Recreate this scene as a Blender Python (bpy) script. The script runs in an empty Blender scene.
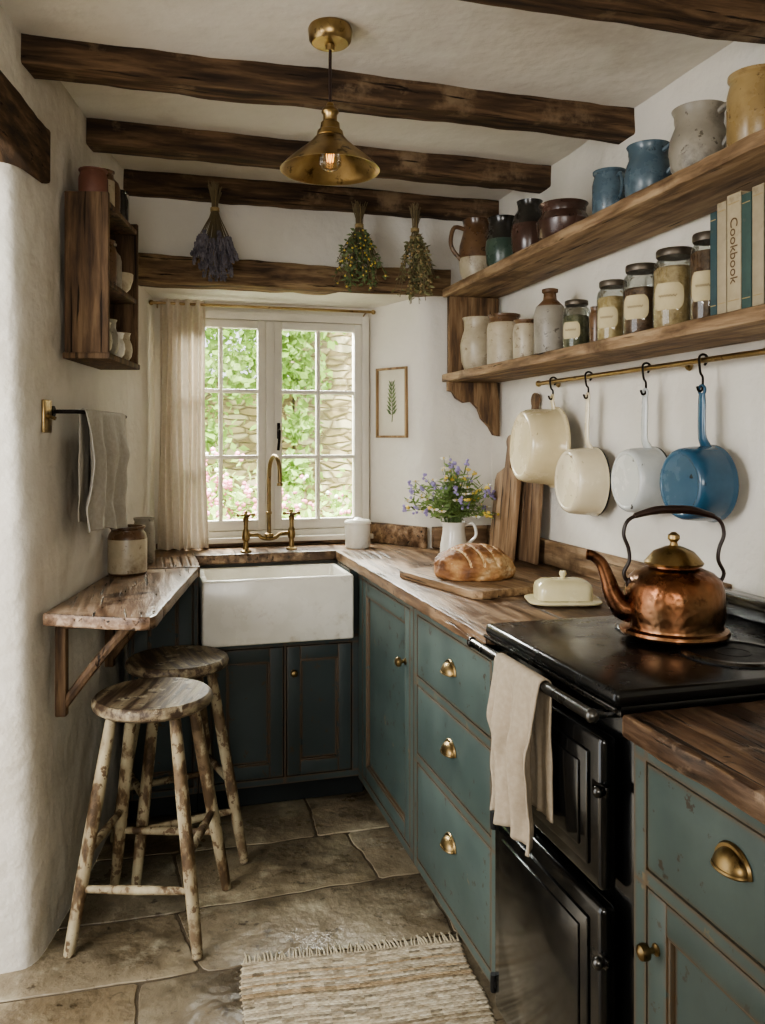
import bpy, bmesh, math, random
from mathutils import Vector, Matrix, Euler, noise
random.seed(7)
COL=bpy.context.scene.collection
R=random.uniform
pi=math.pi
def rgb(h):
    h=h.lstrip('#'); c=[int(h[i:i+2],16)/255 for i in (0,2,4)]
    return tuple((x/12.92 if x<=.04045 else ((x+.055)/1.055)**2.4) for x in c)+(1,)
# ------------------------------------------------------------------ materials
def mat(name,stops,scale=6,stretch=(1,1,1),rough=(.5,.7),metal=0,bump=.2,bdist=.01,blotch=None,edge=None,detail=8,coat=0,vcol=False,bumps=None,emit=None,spec=.5,vor=0,transl=0,crack=None,dist=0):
    m=bpy.data.materials.new(name); m.use_nodes=True; nt=m.node_tree; nn=nt.nodes; L=nt.links.new
    b=nn['Principled BSDF']
    tc=nn.new('ShaderNodeTexCoord'); mp=nn.new('ShaderNodeMapping'); mp.inputs['Scale'].default_value=stretch
    L(tc.outputs['Object'],mp.inputs['Vector'])
    n=nn.new('ShaderNodeTexNoise'); n.inputs['Scale'].default_value=scale; n.inputs['Detail'].default_value=detail; n.inputs['Roughness'].default_value=.6; n.inputs['Distortion'].default_value=dist
    L(mp.outputs[0],n.inputs['Vector'])
    r=nn.new('ShaderNodeValToRGB'); el=r.color_ramp.elements
    if isinstance(stops[0],str): stops=[(.3+.4*i/max(1,len(stops)-1),s) for i,s in enumerate(stops)]
    el[0].position=stops[0][0]; el[0].color=rgb(stops[0][1])
    if len(stops)==1: el[1].color=rgb(stops[0][1])
    else:
        el[1].position=stops[-1][0]; el[1].color=rgb(stops[-1][1])
        for p,c in stops[1:-1]:
            e=el.new(p); e.color=rgb(c)
    L(n.outputs['Fac'],r.inputs['Fac']); cur=r.outputs['Color']
    def mix(fac,a,colr,mode='MIX'):
        x=nn.new('ShaderNodeMix'); x.data_type='RGBA'; x.blend_type=mode
        if isinstance(fac,float): x.inputs[0].default_value=fac
        else: L(fac,x.inputs[0])
        L(a,x.inputs[6])
        if isinstance(colr,tuple): x.inputs[7].default_value=colr
        else: L(colr,x.inputs[7])
        return x.outputs[2]
    bumpsrc=n.outputs['Fac']
    if blotch:
        bl=blotch if isinstance(blotch,list) else [blotch]
        for (c,thr,sc,wd) in bl:
            n2=nn.new('ShaderNodeTexNoise'); n2.inputs['Scale'].default_value=sc; n2.inputs['Detail'].default_value=10; n2.inputs['Roughness'].default_value=.65
            L(tc.outputs['Object'],n2.inputs['Vector'])
            mr=nn.new('ShaderNodeMapRange'); mr.inputs[1].default_value=thr-wd; mr.inputs[2].default_value=thr+wd
            L(n2.outputs['Fac'],mr.inputs[0]); cur=mix(mr.outputs[0],cur,rgb(c))
    if crack:
        c,st2,sc,thr=crack
        mp2=nn.new('ShaderNodeMapping'); mp2.inputs['Scale'].default_value=st2; L(tc.outputs['Object'],mp2.inputs['Vector'])
        n5=nn.new('ShaderNodeTexNoise'); n5.inputs['Scale'].default_value=sc; n5.inputs['Detail'].default_value=6; n5.inputs['Distortion'].default_value=.4
        L(mp2.outputs[0],n5.inputs['Vector'])
        mr=nn.new('ShaderNodeMapRange'); mr.inputs[1].default_value=thr; mr.inputs[2].default_value=thr+.05
        L(n5.outputs['Fac'],mr.inputs[0]); cur=mix(mr.outputs[0],cur,rgb(c))
        sb=nn.new('ShaderNodeMath'); sb.operation='SUBTRACT'; L(bumpsrc,sb.inputs[0]); L(mr.outputs[0],sb.inputs[1]); bumpsrc=sb.outputs[0]
    if edge:
        c,rad,amt=edge
        bv=nn.new('ShaderNodeBevel'); bv.samples=4; bv.inputs['Radius'].default_value=rad
        g=nn.new('ShaderNodeNewGeometry'); d=nn.new('ShaderNodeVectorMath'); d.operation='DOT_PRODUCT'
        L(bv.outputs[0],d.inputs[0]); L(g.outputs['Normal'],d.inputs[1])
        mr=nn.new('ShaderNodeMapRange'); mr.inputs[1].default_value=.995; mr.inputs[2].default_value=.95
        L(d.outputs['Value'],mr.inputs[0])
        n3=nn.new('ShaderNodeTexNoise'); n3.inputs['Scale'].default_value=26; n3.inputs['Detail'].default_value=8
        L(tc.outputs['Object'],n3.inputs['Vector'])
        m3=nn.new('ShaderNodeMapRange'); m3.inputs[1].default_value=.62-amt*.16; m3.inputs[2].default_value=.65-amt*.14
        L(n3.outputs['Fac'],m3.inputs[0])
        mm=nn.new('ShaderNodeMath'); mm.operation='MULTIPLY'; L(mr.outputs[0],mm.inputs[0]); L(m3.outputs[0],mm.inputs[1])
        cur=mix(mm.outputs[0],cur,rgb(c))
    if vcol:
        at=nn.new('ShaderNodeAttribute'); at.attribute_name='Col'
        cur=mix(1.0,cur,at.outputs['Color'],'MULTIPLY')
    L(cur,b.inputs['Base Color'])
    mr=nn.new('ShaderNodeMapRange'); mr.inputs[1].default_value=.3; mr.inputs[2].default_value=.7
    mr.inputs[3].default_value=rough[0]; mr.inputs[4].default_value=rough[1]
    L(n.outputs['Fac'],mr.inputs[0]); L(mr.outputs[0],b.inputs['Roughness'])
    b.inputs['Metallic'].default_value=metal
    b.inputs['Specular IOR Level'].default_value=spec
    if coat: b.inputs['Coat Weight'].default_value=coat; b.inputs['Coat Roughness'].default_value=.1
    if emit: b.inputs['Emission Color'].default_value=rgb(emit[0]); b.inputs['Emission Strength'].default_value=emit[1]
    if bump:
        bp=nn.new('ShaderNodeBump'); bp.inputs['Strength'].default_value=bump; bp.inputs['Distance'].default_value=bdist
        if vor:
            n4=nn.new('ShaderNodeTexVoronoi'); n4.inputs['Scale'].default_value=vor; n4.feature='SMOOTH_F1'
            L(tc.outputs['Object'],n4.inputs['Vector']); L(n4.outputs['Distance'],bp.inputs['Height'])
        elif bumps:
            n4=nn.new('ShaderNodeTexNoise'); n4.inputs['Scale'].default_value=bumps; n4.inputs['Detail'].default_value=8
            L(tc.outputs['Object'],n4.inputs['Vector']); L(n4.outputs['Fac'],bp.inputs['Height'])
        else: L(bumpsrc,bp.inputs['Height'])
        L(bp.outputs[0],b.inputs['Normal'])
    if transl:
        o=nn['Material Output']; t=nn.new('ShaderNodeBsdfTranslucent'); L(cur,t.inputs[0])
        x=nn.new('ShaderNodeMixShader'); x.inputs[0].default_value=transl; L(b.outputs[0],x.inputs[1]); L(t.outputs[0],x.inputs[2]); L(x.outputs[0],o.inputs['Surface'])
    return m
def wood(name,a,b_,c,axis='X',scale=2.6,rough=(.5,.75),bump=.6,blotch=None,edge=None,spec=.35,crk='#241a12',thr=.63):
    st={'X':(1.5,14,14),'Y':(14,1.5,14),'Z':(14,14,1.5)}[axis]
    s2={'X':(1,26,26),'Y':(26,1,26),'Z':(26,26,1)}[axis]
    return mat(name,[(.34,a),(.5,b_),(.66,c)],scale=scale,stretch=st,rough=rough,bump=bump,bdist=.005,blotch=blotch,edge=edge,spec=spec,detail=11,crack=(crk,s2,3.1,thr),dist=.25)
def glassmat(name,tint,gl=.08):
    m=bpy.data.materials.new(name); m.use_nodes=True; nt=m.node_tree; nn=nt.nodes; L=nt.links.new
    nn.remove(nn['Principled BSDF']); o=nn['Material Output']
    t=nn.new('ShaderNodeBsdfTransparent'); t.inputs[0].default_value=tint
    g=nn.new('ShaderNodeBsdfGlossy'); g.inputs['Roughness'].default_value=.04
    f=nn.new('ShaderNodeLayerWeight'); f.inputs[0].default_value=.35
    n=nn.new('ShaderNodeTexNoise'); n.inputs['Scale'].default_value=9
    mm=nn.new('ShaderNodeMath'); mm.operation='MULTIPLY_ADD'; mm.inputs[1].default_value=.6; mm.inputs[2].default_value=gl
    L(f.outputs['Fresnel'],mm.inputs[0])
    x=nn.new('ShaderNodeMixShader'); L(mm.outputs[0],x.inputs[0]); L(t.outputs[0],x.inputs[1]); L(g.outputs[0],x.inputs[2])
    bp=nn.new('ShaderNodeBump'); bp.inputs['Strength'].default_value=.05; L(n.outputs['Fac'],bp.inputs['Height']); L(bp.outputs[0],g.inputs['Normal'])
    L(x.outputs[0],o.inputs['Surface']); return m
M={}
M['plaster']=mat('plaster',['#d3cdc2','#dcd7cc','#e2ddd4'],scale=1.4,rough=(.8,.95),bump=.55,bdist=.03,bumps=8,spec=.2)
M['plaster_dirty']=mat('plaster_aged',['#cac3b6','#d6d0c5','#dedace'],scale=1.4,rough=(.8,.95),bump=.65,bdist=.045,bumps=6,blotch=[('#b5ab99',.64,1.8,.12)],spec=.2)
M['ceiling']=mat('ceiling_plaster',['#cdc6ba','#d6d0c5','#ddd8ce'],scale=2,rough=(.85,.95),bump=.45,bdist=.025,bumps=7,spec=.2,blotch=[('#bbb2a3',.66,2.2,.1)])
M['beam']=wood('old_dark_beam','#2c2119','#4e3c2b','#735c46','X',rough=(.8,.95),bump=.8,blotch=[('#826e57',.62,5,.06)])
M['beamY']=wood('old_dark_beam_y','#2c2119','#4e3c2b','#735c46','Y',rough=(.8,.95),bump=.8)
M['lintel']=wood('lintel_oak','#433427','#745e47','#9b8465','X',rough=(.75,.9),bump=.9)
M['shelf']=wood('shelf_oak','#5b4632','#8a7156','#ab9375','Y',rough=(.55,.8),bump=.7,blotch=[('#4f3b28',.62,3.5,.08)])
M['shelfZ']=wood('shelf_oak_z','#3f2e21','#6c543c','#8f765a','Z',rough=(.6,.85),bump=.6)
M['rack']=wood('rack_oak','#3a2c20','#5f4a37','#7d664e','Z',rough=(.65,.85),bump=.6)
M['worktop']=wood('worktop_wood','#463224','#7a614a','#a48a6e','Y',rough=(.26,.55),bump=.7,blotch=[('#3b2a1e',.59,3,.08),('#b49e85',.65,7,.05),('#2f2118',.66,20,.03)],edge=('#2c1e15',.012,1.2))
M['worktopX']=wood('worktop_wood_x','#4c3826','#80664e','#a78e70','X',rough=(.35,.6),bump=.6,blotch=[('#3b291b',.62,4,.07)],edge=('#2b1d12',.012,1))
M['worktopN']=wood('worktop_dark','#2a1d14','#564030','#806852','Y',scale=2.4,rough=(.26,.5),bump=.8,blotch=[('#241910',.56,3.4,.09),('#a8917a',.64,8,.05),('#1d140d',.66,22,.03)],edge=('#8a7056',.010,1.2),thr=.6)
M['table']=wood('table_wood','#4b3728','#7a624d','#a48f79','Y',rough=(.25,.5),bump=.6,blotch=[('#b7a58f',.61,4,.08),('#3d2c20',.62,6,.05)],edge=('#33251b',.010,1.1),thr=.62)
PB=[('#3d3426',.62,30,.008),('#75684f',.655,13,.01),('#3b4643',.56,2.0,.16)]
M['paint']=mat('grey_green_paint',['#42504c','#4c5954','#57645e'],scale=3,rough=(.4,.65),bump=.2,bdist=.004,blotch=PB,edge=('#5f4b36',.013,1.9))
M['paint_shaded']=mat('shaded_teal_paint',['#2f3a3a','#363f3f','#3f4a48'],scale=3,rough=(.45,.65),bump=.15,bdist=.004,blotch=[('#453827',.63,24,.01)],edge=('#5c4833',.011,1.6))  # cabinet paint darkened: shadow around the sink put into its colour, chips are wear
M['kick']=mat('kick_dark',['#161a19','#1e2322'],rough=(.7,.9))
M['black']=mat('black_enamel',['#0b0b0b','#131313'],scale=8,rough=(.1,.26),bump=.03,coat=.3)
M['hob']=mat('hob_enamel',['#0b0b0b','#141414'],scale=10,rough=(.15,.34),bump=.06,bdist=.002)
M['iron']=mat('cast_iron',['#121213','#202021'],scale=30,rough=(.4,.6),bump=.2,bdist=.002,metal=.4)
M['hook']=mat('blackened_iron',['#15110e','#241d18'],scale=30,rough=(.4,.6),metal=.7)
M['chrome']=mat('worn_steel',['#454442','#6a6865'],scale=12,rough=(.2,.35),metal=1,bump=.05)
M['brass']=mat('aged_brass',['#7b6746','#a18a62','#b7a17a'],scale=9,rough=(.25,.45),metal=1,bump=.05,blotch=[('#5d4c32',.62,30,.05)])
M['brassd']=mat('dark_brass',['#5b4b33','#84704e','#9f8a62'],scale=12,rough=(.3,.48),metal=1,bump=.05,blotch=[('#3f3322',.62,40,.05)])
M['copper']=mat('old_hammered_copper',[(.3,'#43291c'),(.5,'#895d42'),(.68,'#b08462')],scale=6,rough=(.2,.42),metal=1,bump=.4,bdist=.003,vor=75,blotch=[('#79634a',.55,5,.1),('#35221a',.62,9,.05)])
M['copperp']=mat('old_copper',[(.3,'#3f281c'),(.5,'#7d5740'),(.68,'#9f7658')],scale=9,rough=(.2,.42),metal=1,bump=.05,blotch=[('#35221a',.60,12,.06)])
M['brown_handle']=mat('dark_handle',['#1d120d','#33211a'],scale=12,rough=(.3,.5))
M['ceramic']=mat('white_fireclay',['#d1ccc0','#deDace'.lower(),'#e6e2d9'],scale=5,rough=(.15,.35),bump=.03,coat=.2,blotch=[('#bdb3a0',.66,9,.06)])
M['cream_en']=mat('cream_enamel',['#cfc3a3','#d9cdaf','#e0d6bc'],scale=6,rough=(.18,.32),bump=.04,coat=.2,blotch=[('#6f5a3c',.66,16,.012)])
M['cream_deep']=mat('deep_cream_enamel',['#c4b48e','#cfc09b','#d7caa7'],scale=6,rough=(.18,.32),bump=.04,coat=.2,blotch=[('#6f5a3c',.67,16,.012)])
M['grey_en']=mat('pale_grey_enamel',['#a9adab','#bcbfbc','#c9c9c5'],scale=6,rough=(.18,.3),bump=.04,coat=.2,blotch=[('#4c4a47',.65,16,.015)])
M['blue_en']=mat('blue_enamel',['#26455b','#2f536b','#3a6179'],scale=6,rough=(.15,.3),bump=.04,coat=.3,blotch=[('#1b2a36',.64,14,.015)])
M['white_in']=mat('enamel_inner',['#cfcac0','#e0dcd3'],rough=(.2,.35))
SP=lambda c:[(c,.62,46,.02),(c,.59,8,.08)]
M['stone_cream']=mat('stoneware_cream',['#a1947c','#b5a991','#c3b8a2'],scale=7,rough=(.3,.5),bump=.08,blotch=SP('#82725a'))
M['stone_brown']=mat('stoneware_brown',['#4b3726','#6c523b','#82694f'],scale=6,rough=(.2,.4),bump=.06,blotch=SP('#3b2a1d'))
M['stone_dark']=mat('dark_glaze',['#1f1d1b','#33302b','#47413a'],scale=6,rough=(.15,.35),bump=.06)
M['stone_red']=mat('red_brown_glaze',['#3a2a22','#4f3b32','#654e44'],scale=6,rough=(.15,.35),bump=.06,blotch=SP('#2a1a14'))
M['stone_grey']=mat('grey_stoneware',['#7b7466','#928b7e','#a39d90'],scale=6,rough=(.35,.55),bump=.08,blotch=SP('#5d5548'))
M['teal_pot']=mat('blue_grey_glaze',['#414f57','#51626c','#64767f'],scale=6,rough=(.2,.35),bump=.06,blotch=SP('#2a363d'))
M['yellow_pot']=mat('ochre_glaze',['#826c48','#998258','#a9936b'],scale=6,rough=(.2,.4),bump=.06,blotch=SP('#644e2e'))
M['terracotta']=mat('terracotta',['#58392e','#70493a','#835b4c'],scale=6,rough=(.4,.7),bump=.08)
M['greenjar']=mat('green_glaze',['#34433b','#465549','#586657'],scale=6,rough=(.2,.4),bump=.06)
M['stool']=mat('distressed_cream_paint',[(.41,'#46341f'),(.455,'#6b573d'),(.475,'#8f8166'),(.62,'#aa9e81')],scale=15,rough=(.6,.85),bump=.45,bdist=.004,stretch=(1,1,.4),blotch=[('#5d4932',.57,34,.012),('#6a573f',.59,7,.03)],edge=('#3d2c1a',.008,1.2),detail=12)
M['stoolseat']=mat('worn_seat_wood',[(.38,'#46372a'),(.5,'#7a6b54'),(.62,'#968a70')],scale=2.8,stretch=(15,1.2,15),rough=(.42,.68),bump=.7,bdist=.005,blotch=[('#a59a82',.60,12,.012),('#43352a',.60,26,.015)],edge=('#3d2d20',.01,1.2),detail=11,dist=.3)
M['flag']=mat('flagstone',['#766b58','#8d806a','#a2967d'],scale=3.5,rough=(.14,.56),bump=1,bdist=.02,bumps=10,vcol=True,blotch=[('#625643',.54,2.6,.10),('#4e4333',.62,17,.03),('#bab097',.61,4.5,.07),('#352d21',.68,55,.02)],spec=.55)
M['grout']=mat('grout',['#453b2c','#615543'],scale=30,rough=(.8,.95),bump=.5)
M['linen']=mat('linen_cloth',['#9f927f','#a69986','#ada08e'],scale=90,rough=(.85,.95),bump=.3,bdist=.001,spec=.1)
M['linen2']=mat('greige_linen',['#a39d91','#aaa498','#b1aca1'],scale=80,rough=(.85,.95),bump=.3,bdist=.001,spec=.1)
M['curtain']=mat('curtain_linen',['#cdc1ae','#d3c8b7','#d8cebe'],scale=60,rough=(.85,.95),bump=.15,bdist=.001,spec=.1,transl=.12)
M['rug']=mat('woven_rug',[(.34,'#968b77'),(.46,'#b0a590'),(.56,'#bcb29e'),(.66,'#ccc4b2')],scale=55,stretch=(.8,1.6,1),rough=(.9,1),bump=.5,bdist=.003,spec=.1,vcol=True)
M['fringe']=mat('rug_fringe',['#a69a82','#c5baa2'],scale=30,rough=(.9,1),spec=.1)
M['frame_white']=mat('cream_window_paint',['#d2cdc0','#ddd8cd'],scale=6,rough=(.4,.6),bump=.1)
M['glass']=glassmat('window_glass',(.97,.99,.97,1),.03)
M['jarglass']=glassmat('jar_glass',(.93,.96,.94,1),.07)
M['bulbglass']=glassmat('clear_bulb_glass',(.97,.95,.9,1),.1)
M['paper']=mat('label_paper',['#b5a681','#c8bb99'],scale=12,rough=(.8,.9))
M['pages']=mat('book_pages',['#b9ab8a','#cabd9f'],scale=60,rough=(.8,.9))
M['ink']=mat('ink',['#5a4630','#6b553c'],rough=(.8,.9))
M['goldink']=mat('spine_gold',['#98845a','#a89468'],rough=(.5,.6))
M['grain1']=mat('dry_oats',['#877253','#a8926c','#bfab87'],scale=60,rough=(.8,.9),bump=.8,bdist=.004)
M['grain2']=mat('dry_beans',['#3d2c20','#624a37','#7d6149'],scale=70,rough=(.6,.8),bump=.8,bdist=.004)
M['grain3']=mat('dried_pasta',['#8f7850','#ab9468','#c1ac82'],scale=50,rough=(.6,.8),bump=.8,bdist=.004)
M['grain4']=mat('dried_herbs',['#4a4936','#646249','#7e7a5c'],scale=70,rough=(.8,.9),bump=.8,bdist=.004)
M['lid']=mat('tin_lid',['#4c443a','#6e655a'],scale=12,rough=(.35,.5),metal=.7)
M['crust']=mat('bread_crust',[(.34,'#4b2c18'),(.46,'#835833'),(.56,'#a98052'),(.68,'#cdb58c')],scale=9,rough=(.6,.85),bump=1,bdist=.012,blotch=[('#d6c6a6',.65,14,.05)])
M['flour']=mat('floured_crumb',['#bb9868','#dcc49c'],scale=24,rough=(.8,.9),bump=.5)
M['board']=wood('bread_board','#54402d','#80664a','#a08769','Y',rough=(.5,.7),bump=.5)
M['board2']=wood('mid_board','#5c4530','#896d51','#a98e70','Z',rough=(.5,.7),bump=.5)
M['board3']=wood('dark_board_b','#45342a','#6d5641','#8e755b','Z',rough=(.5,.7),bump=.5)
M['pframe']=wood('light_oak_frame','#6b533a','#8f7453','#a98f6d','Z',rough=(.5,.7),bump=.3)
M['butter']=mat('butter_yellow_glaze',['#c5b98e','#d0c59d','#d8cfac'],scale=6,rough=(.15,.3),coat=.2,bump=.03)
M['stem']=mat('green_stem',['#4e6134','#6d8246'],scale=20,rough=(.6,.8))
M['leaf']=mat('green_leaf',['#5d7440','#7c9356','#9fb275'],scale=6,rough=(.5,.7),transl=.2)
M['dryleaf']=mat('dried_herb_leaf',['#5c5d41','#7d7b56','#9e9872'],scale=12,rough=(.7,.9))
M['drygreen']=mat('drying_green_leaf',['#4a583a','#67754c','#8a966a'],scale=12,rough=(.7,.9))
M['drystem']=mat('dried_stem',['#63563f','#86785b'],scale=20,rough=(.8,.9))
M['lav']=mat('dried_lavender',['#56515a','#706b72','#8a858b'],scale=30,rough=(.8,.9))
M['twine']=mat('twine',['#8b7754','#b09b70'],scale=60,rough=(.9,1))
M['fl_v']=mat('lilac_petal',['#8d80b0','#aea2cb'],scale=9,rough=(.6,.8))
M['fl_y']=mat('yellow_petal',['#cdae4c','#e6d071'],scale=9,rough=(.6,.8))
M['fl_w']=mat('white_petal',['#d6d2c4','#f2eee2'],scale=9,rough=(.6,.8))
M['fl_p']=mat('pink_petal',['#c9708d','#e39bb0'],scale=9,rough=(.6,.8))
M['gleaf']=mat('garden_leaf',['#7a9c46','#9dbb66','#c4d896'],scale=3,rough=(.5,.7),transl=.4)
M['grass']=mat('garden_grass',['#6f8a4a','#8ea863'],scale=9,rough=(.8,.9))
M['filament']=mat('warm_filament',['#ffcf8a','#ffdca5'],rough=(.4,.5),emit=('#ffb968',3))
M['iv_paper']=mat('art_paper',['#c8c1af','#d6cfbf'],scale=5,rough=(.8,.9))
BK=dict(scale=40,rough=(.6,.8),bump=.2,bdist=.001)
WB=[('#6f675a',.64,18,.03)]
M['book_teal']=mat('teal_cloth_book',['#2f4447','#3c5356'],blotch=WB,**BK)
M['book_cream']=mat('cream_cloth_book',['#988c73','#a89c83'],blotch=[('#7c6e56',.62,14,.05)],**BK)
M['book_tan']=mat('tan_cloth_book',['#a3967a','#b3a68b'],blotch=[('#83745a',.62,14,.05)],**BK)
M['book_green']=mat('green_cloth_book',['#364b46','#445a54'],blotch=WB,**BK)
def stonewall():
    m=bpy.data.materials.new('garden_stone'); m.use_nodes=True
    nt=m.node_tree; nn=nt.nodes; L=nt.links.new; b=nn['Principled BSDF']; b.inputs['Roughness'].default_value=.9
    tc=nn.new('ShaderNodeTexCoord'); mp=nn.new('ShaderNodeMapping'); mp.inputs['Scale'].default_value=(6.5,6.5,19)
    nz=nn.new('ShaderNodeTexNoise'); nz.inputs['Scale'].default_value=5; L(tc.outputs['Object'],nz.inputs['Vector'])
    ad=nn.new('ShaderNodeMixRGB'); ad.blend_type='ADD'; ad.inputs[0].default_value=.05; L(tc.outputs['Object'],ad.inputs[1]); L(nz.outputs['Color'],ad.inputs[2])
    L(ad.outputs[0],mp.inputs[0])
    v1=nn.new('ShaderNodeTexVoronoi'); v1.inputs['Randomness'].default_value=.6; v1.inputs['Scale'].default_value=1; L(mp.outputs[0],v1.inputs['Vector'])
    v2=nn.new('ShaderNodeTexVoronoi'); v2.feature='DISTANCE_TO_EDGE'; v2.inputs['Randomness'].default_value=.6; v2.inputs['Scale'].default_value=1; L(mp.outputs[0],v2.inputs['Vector'])
    sp=nn.new('ShaderNodeSeparateColor'); L(v1.outputs['Color'],sp.inputs[0])
    r=nn.new('ShaderNodeValToRGB'); e=r.color_ramp.elements; e[0].color=rgb('#a3906c'); e[1].color=rgb('#e2d4b4'); x=e.new(.5); x.color=rgb('#c7b38c'); L(sp.outputs[0],r.inputs[0])
    mr=nn.new('ShaderNodeMapRange'); mr.inputs[1].default_value=.0; mr.inputs[2].default_value=.14; L(v2.outputs['Distance'],mr.inputs[0])
    mx=nn.new('ShaderNodeMixRGB'); L(mr.outputs[0],mx.inputs[0]); mx.inputs[1].default_value=rgb('#8d7d60'); L(r.outputs[0],mx.inputs[2]); L(mx.outputs[0],b.inputs['Base Color'])
    bp=nn.new('ShaderNodeBump'); bp.inputs['Distance'].default_value=.015; L(mr.outputs[0],bp.inputs['Height']); L(bp.outputs[0],b.inputs['Normal'])
    return m
M['gstone']=stonewall()
# ------------------------------------------------------------------ mesh builder
def catmull(pts,sub):
    P=[Vector(p) for p in pts]
    if sub<=1 or len(P)<3: return P,[i for i in range(len(P))]
    out=[];par=[]
    for i in range(len(P)-1):
        p0=P[max(i-1,0)];p1=P[i];p2=P[i+1];p3=P[min(i+2,len(P)-1)]
        for k in range(sub):
            t=k/sub
            out.append(.5*((2*p1)+(-p0+p2)*t+(2*p0-5*p1+4*p2-p3)*t*t+(-p0+3*p1-3*p2+p3)*t**3)); par.append(i+t)
    out.append(P[-1]); par.append(len(P)-1)
    return out,par
class MB:
    def __init__(s):
        s.bm=bmesh.new(); s.cl=s.bm.loops.layers.color.new("Col")
    def add(s,vs,fs,mi=0,M=None,col=(1,1,1,1)):
        bv=[s.bm.verts.new((M@Vector(v)) if M is not None else Vector(v)) for v in vs]
        for k,f in enumerate(fs):
            if len(set(f))<3: continue
            try: fc=s.bm.faces.new([bv[i] for i in f])
            except ValueError: continue
            fc.material_index=mi[k] if isinstance(mi,list) else mi; fc.smooth=True
            for l in fc.loops: l[s.cl]=col
    def addbm(s,tb,mi,M,col=(1,1,1,1)):
        tb.verts.index_update()
        s.add([v.co.copy() for v in tb.verts],[[v.index for v in f.verts] for f in tb.faces],mi,M,col); tb.free()
    def box(s,c,sz,b=.003,rot=(0,0,0),mi=0,seg=2,M=None,col=(1,1,1,1)):
        t=bmesh.new(); bmesh.ops.create_cube(t,size=1)
        for v in t.verts: v.co=Vector((v.co.x*sz[0],v.co.y*sz[1],v.co.z*sz[2]))
        if b>0: bmesh.ops.bevel(t,geom=list(t.edges),offset=min(b,min(sz)*.45),segments=seg,affect='EDGES',profile=.5)
        m=Matrix.Translation(c)@Euler(rot).to_matrix().to_4x4()
        s.addbm(t,mi,(M@m) if M is not None else m,col)
    def lathe(s,prof,seg=28,mi=0,c=(0,0,0),M=None,rx=1,ry=1):
        vs=[];rings=[]
        for r,z in prof:
            if r<1e-5: rings.append([len(vs)]); vs.append((c[0],c[1],c[2]+z))
            else:
                rings.append(list(range(len(vs),len(vs)+seg)))
                for k in range(seg):
                    a=2*pi*k/seg; vs.append((c[0]+r*rx*math.cos(a),c[1]+r*ry*math.sin(a),c[2]+z))
        fs=[];mis=[]
        for i in range(len(rings)-1):
            A,B=rings[i],rings[i+1]; zz=(prof[i][1]+prof[i+1][1])/2
            mm=mi(i,zz) if callable(mi) else mi
            for k in range(seg):
                k2=(k+1)%seg
                if len(A)==1 and len(B)==1: continue
                if len(A)==1: fs.append((A[0],B[k],B[k2]))
                elif len(B)==1: fs.append((A[k],B[0],A[k2]))
                else: fs.append((A[k],A[k2],B[k2],B[k]))
                mis.append(mm)
        s.add(vs,fs,mis,M)
    def sweep(s,pts,sec,mi=0,M=None,up=Vector((0,0,1)),caps=True,scales=None,fn=None):
        n=len(pts); vs=[];fs=[];m=len(sec)
        T=[(pts[min(i+1,n-1)]-pts[max(i-1,0)]).normalized() for i in range(n)]
        u=up.copy()
        if abs(T[0].dot(u))>.95: u=Vector((0,1,0)) if abs(T[0].y)<.9 else Vector((1,0,0))
        a=T[0].cross(u).normalized()
        for i in range(n):
            a=(a-T[i]*a.dot(T[i])).normalized(); b=a.cross(T[i]).normalized()
            sc=scales[i] if scales else 1
            for (p,q) in sec:
                v=pts[i]+a*p*sc+b*q*sc
                if fn: v=fn(v)
                vs.append(v)
        for i in range(n-1):
            for k in range(m):
                k2=(k+1)%m; fs.append((i*m+k,i*m+k2,(i+1)*m+k2,(i+1)*m+k))
        if caps: fs.append(tuple(range(m-1,-1,-1))); fs.append(tuple(range((n-1)*m,n*m)))
        s.add(vs,fs,mi,M)
    def tube(s,pts,r,seg=8,sub=4,mi=0,M=None,flat=1,caps=True,up=Vector((0,0,1))):
        P,par=catmull(pts,sub)
        if isinstance(r,(int,float)): sc=[r]*len(P)
        else:
            sc=[]
            for p in par:
                i=int(min(p,len(r)-1)); j=min(i+1,len(r)-1); sc.append(r[i]+(r[j]-r[i])*(p-i))
        sec=[(math.cos(2*pi*k/seg),flat*math.sin(2*pi*k/seg)) for k in range(seg)]
        s.sweep(P,sec,mi,M,scales=sc,caps=caps,up=up)
    def prism(s,poly,z0,z1,b=.004,mi=0,M=None,seg=2,col=(1,1,1,1),top=None):
        t=bmesh.new(); f=t.faces.new([t.verts.new((p[0],p[1],z0)) for p in poly])
        ex=bmesh.ops.extrude_face_region(t,geom=[f])
        for v in ex['geom']:
            if isinstance(v,bmesh.types.BMVert): v.co.z=z1
        bmesh.ops.recalc_face_normals(t,faces=list(t.faces))
        if b>0:
            if top: ed=[e for e in t.edges if all(abs(v.co.z-z1)<1e-6 for v in e.verts)]
            else: ed=[e for e in t.edges if abs(e.verts[0].co.z-e.verts[1].co.z)<1e-6]
            bmesh.ops.bevel(t,geom=ed,offset=b,segments=seg,affect='EDGES',profile=.5)
        s.addbm(t,mi,M,col)
    def grid(s,nu,nv,fn,mi=0,M=None,col=(1,1,1,1)):
        vs=[fn(i/nu,j/nv) for j in range(nv+1) for i in range(nu+1)]
        fs=[(j*(nu+1)+i,j*(nu+1)+i+1,(j+1)*(nu+1)+i+1,(j+1)*(nu+1)+i) for j in range(nv) for i in range(nu)]
        if callable(mi): mi=[mi((i+.5)/nu,(j+.5)/nv) for j in range(nv) for i in range(nu)]
        s.add(vs,fs,mi,M,col)
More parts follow.
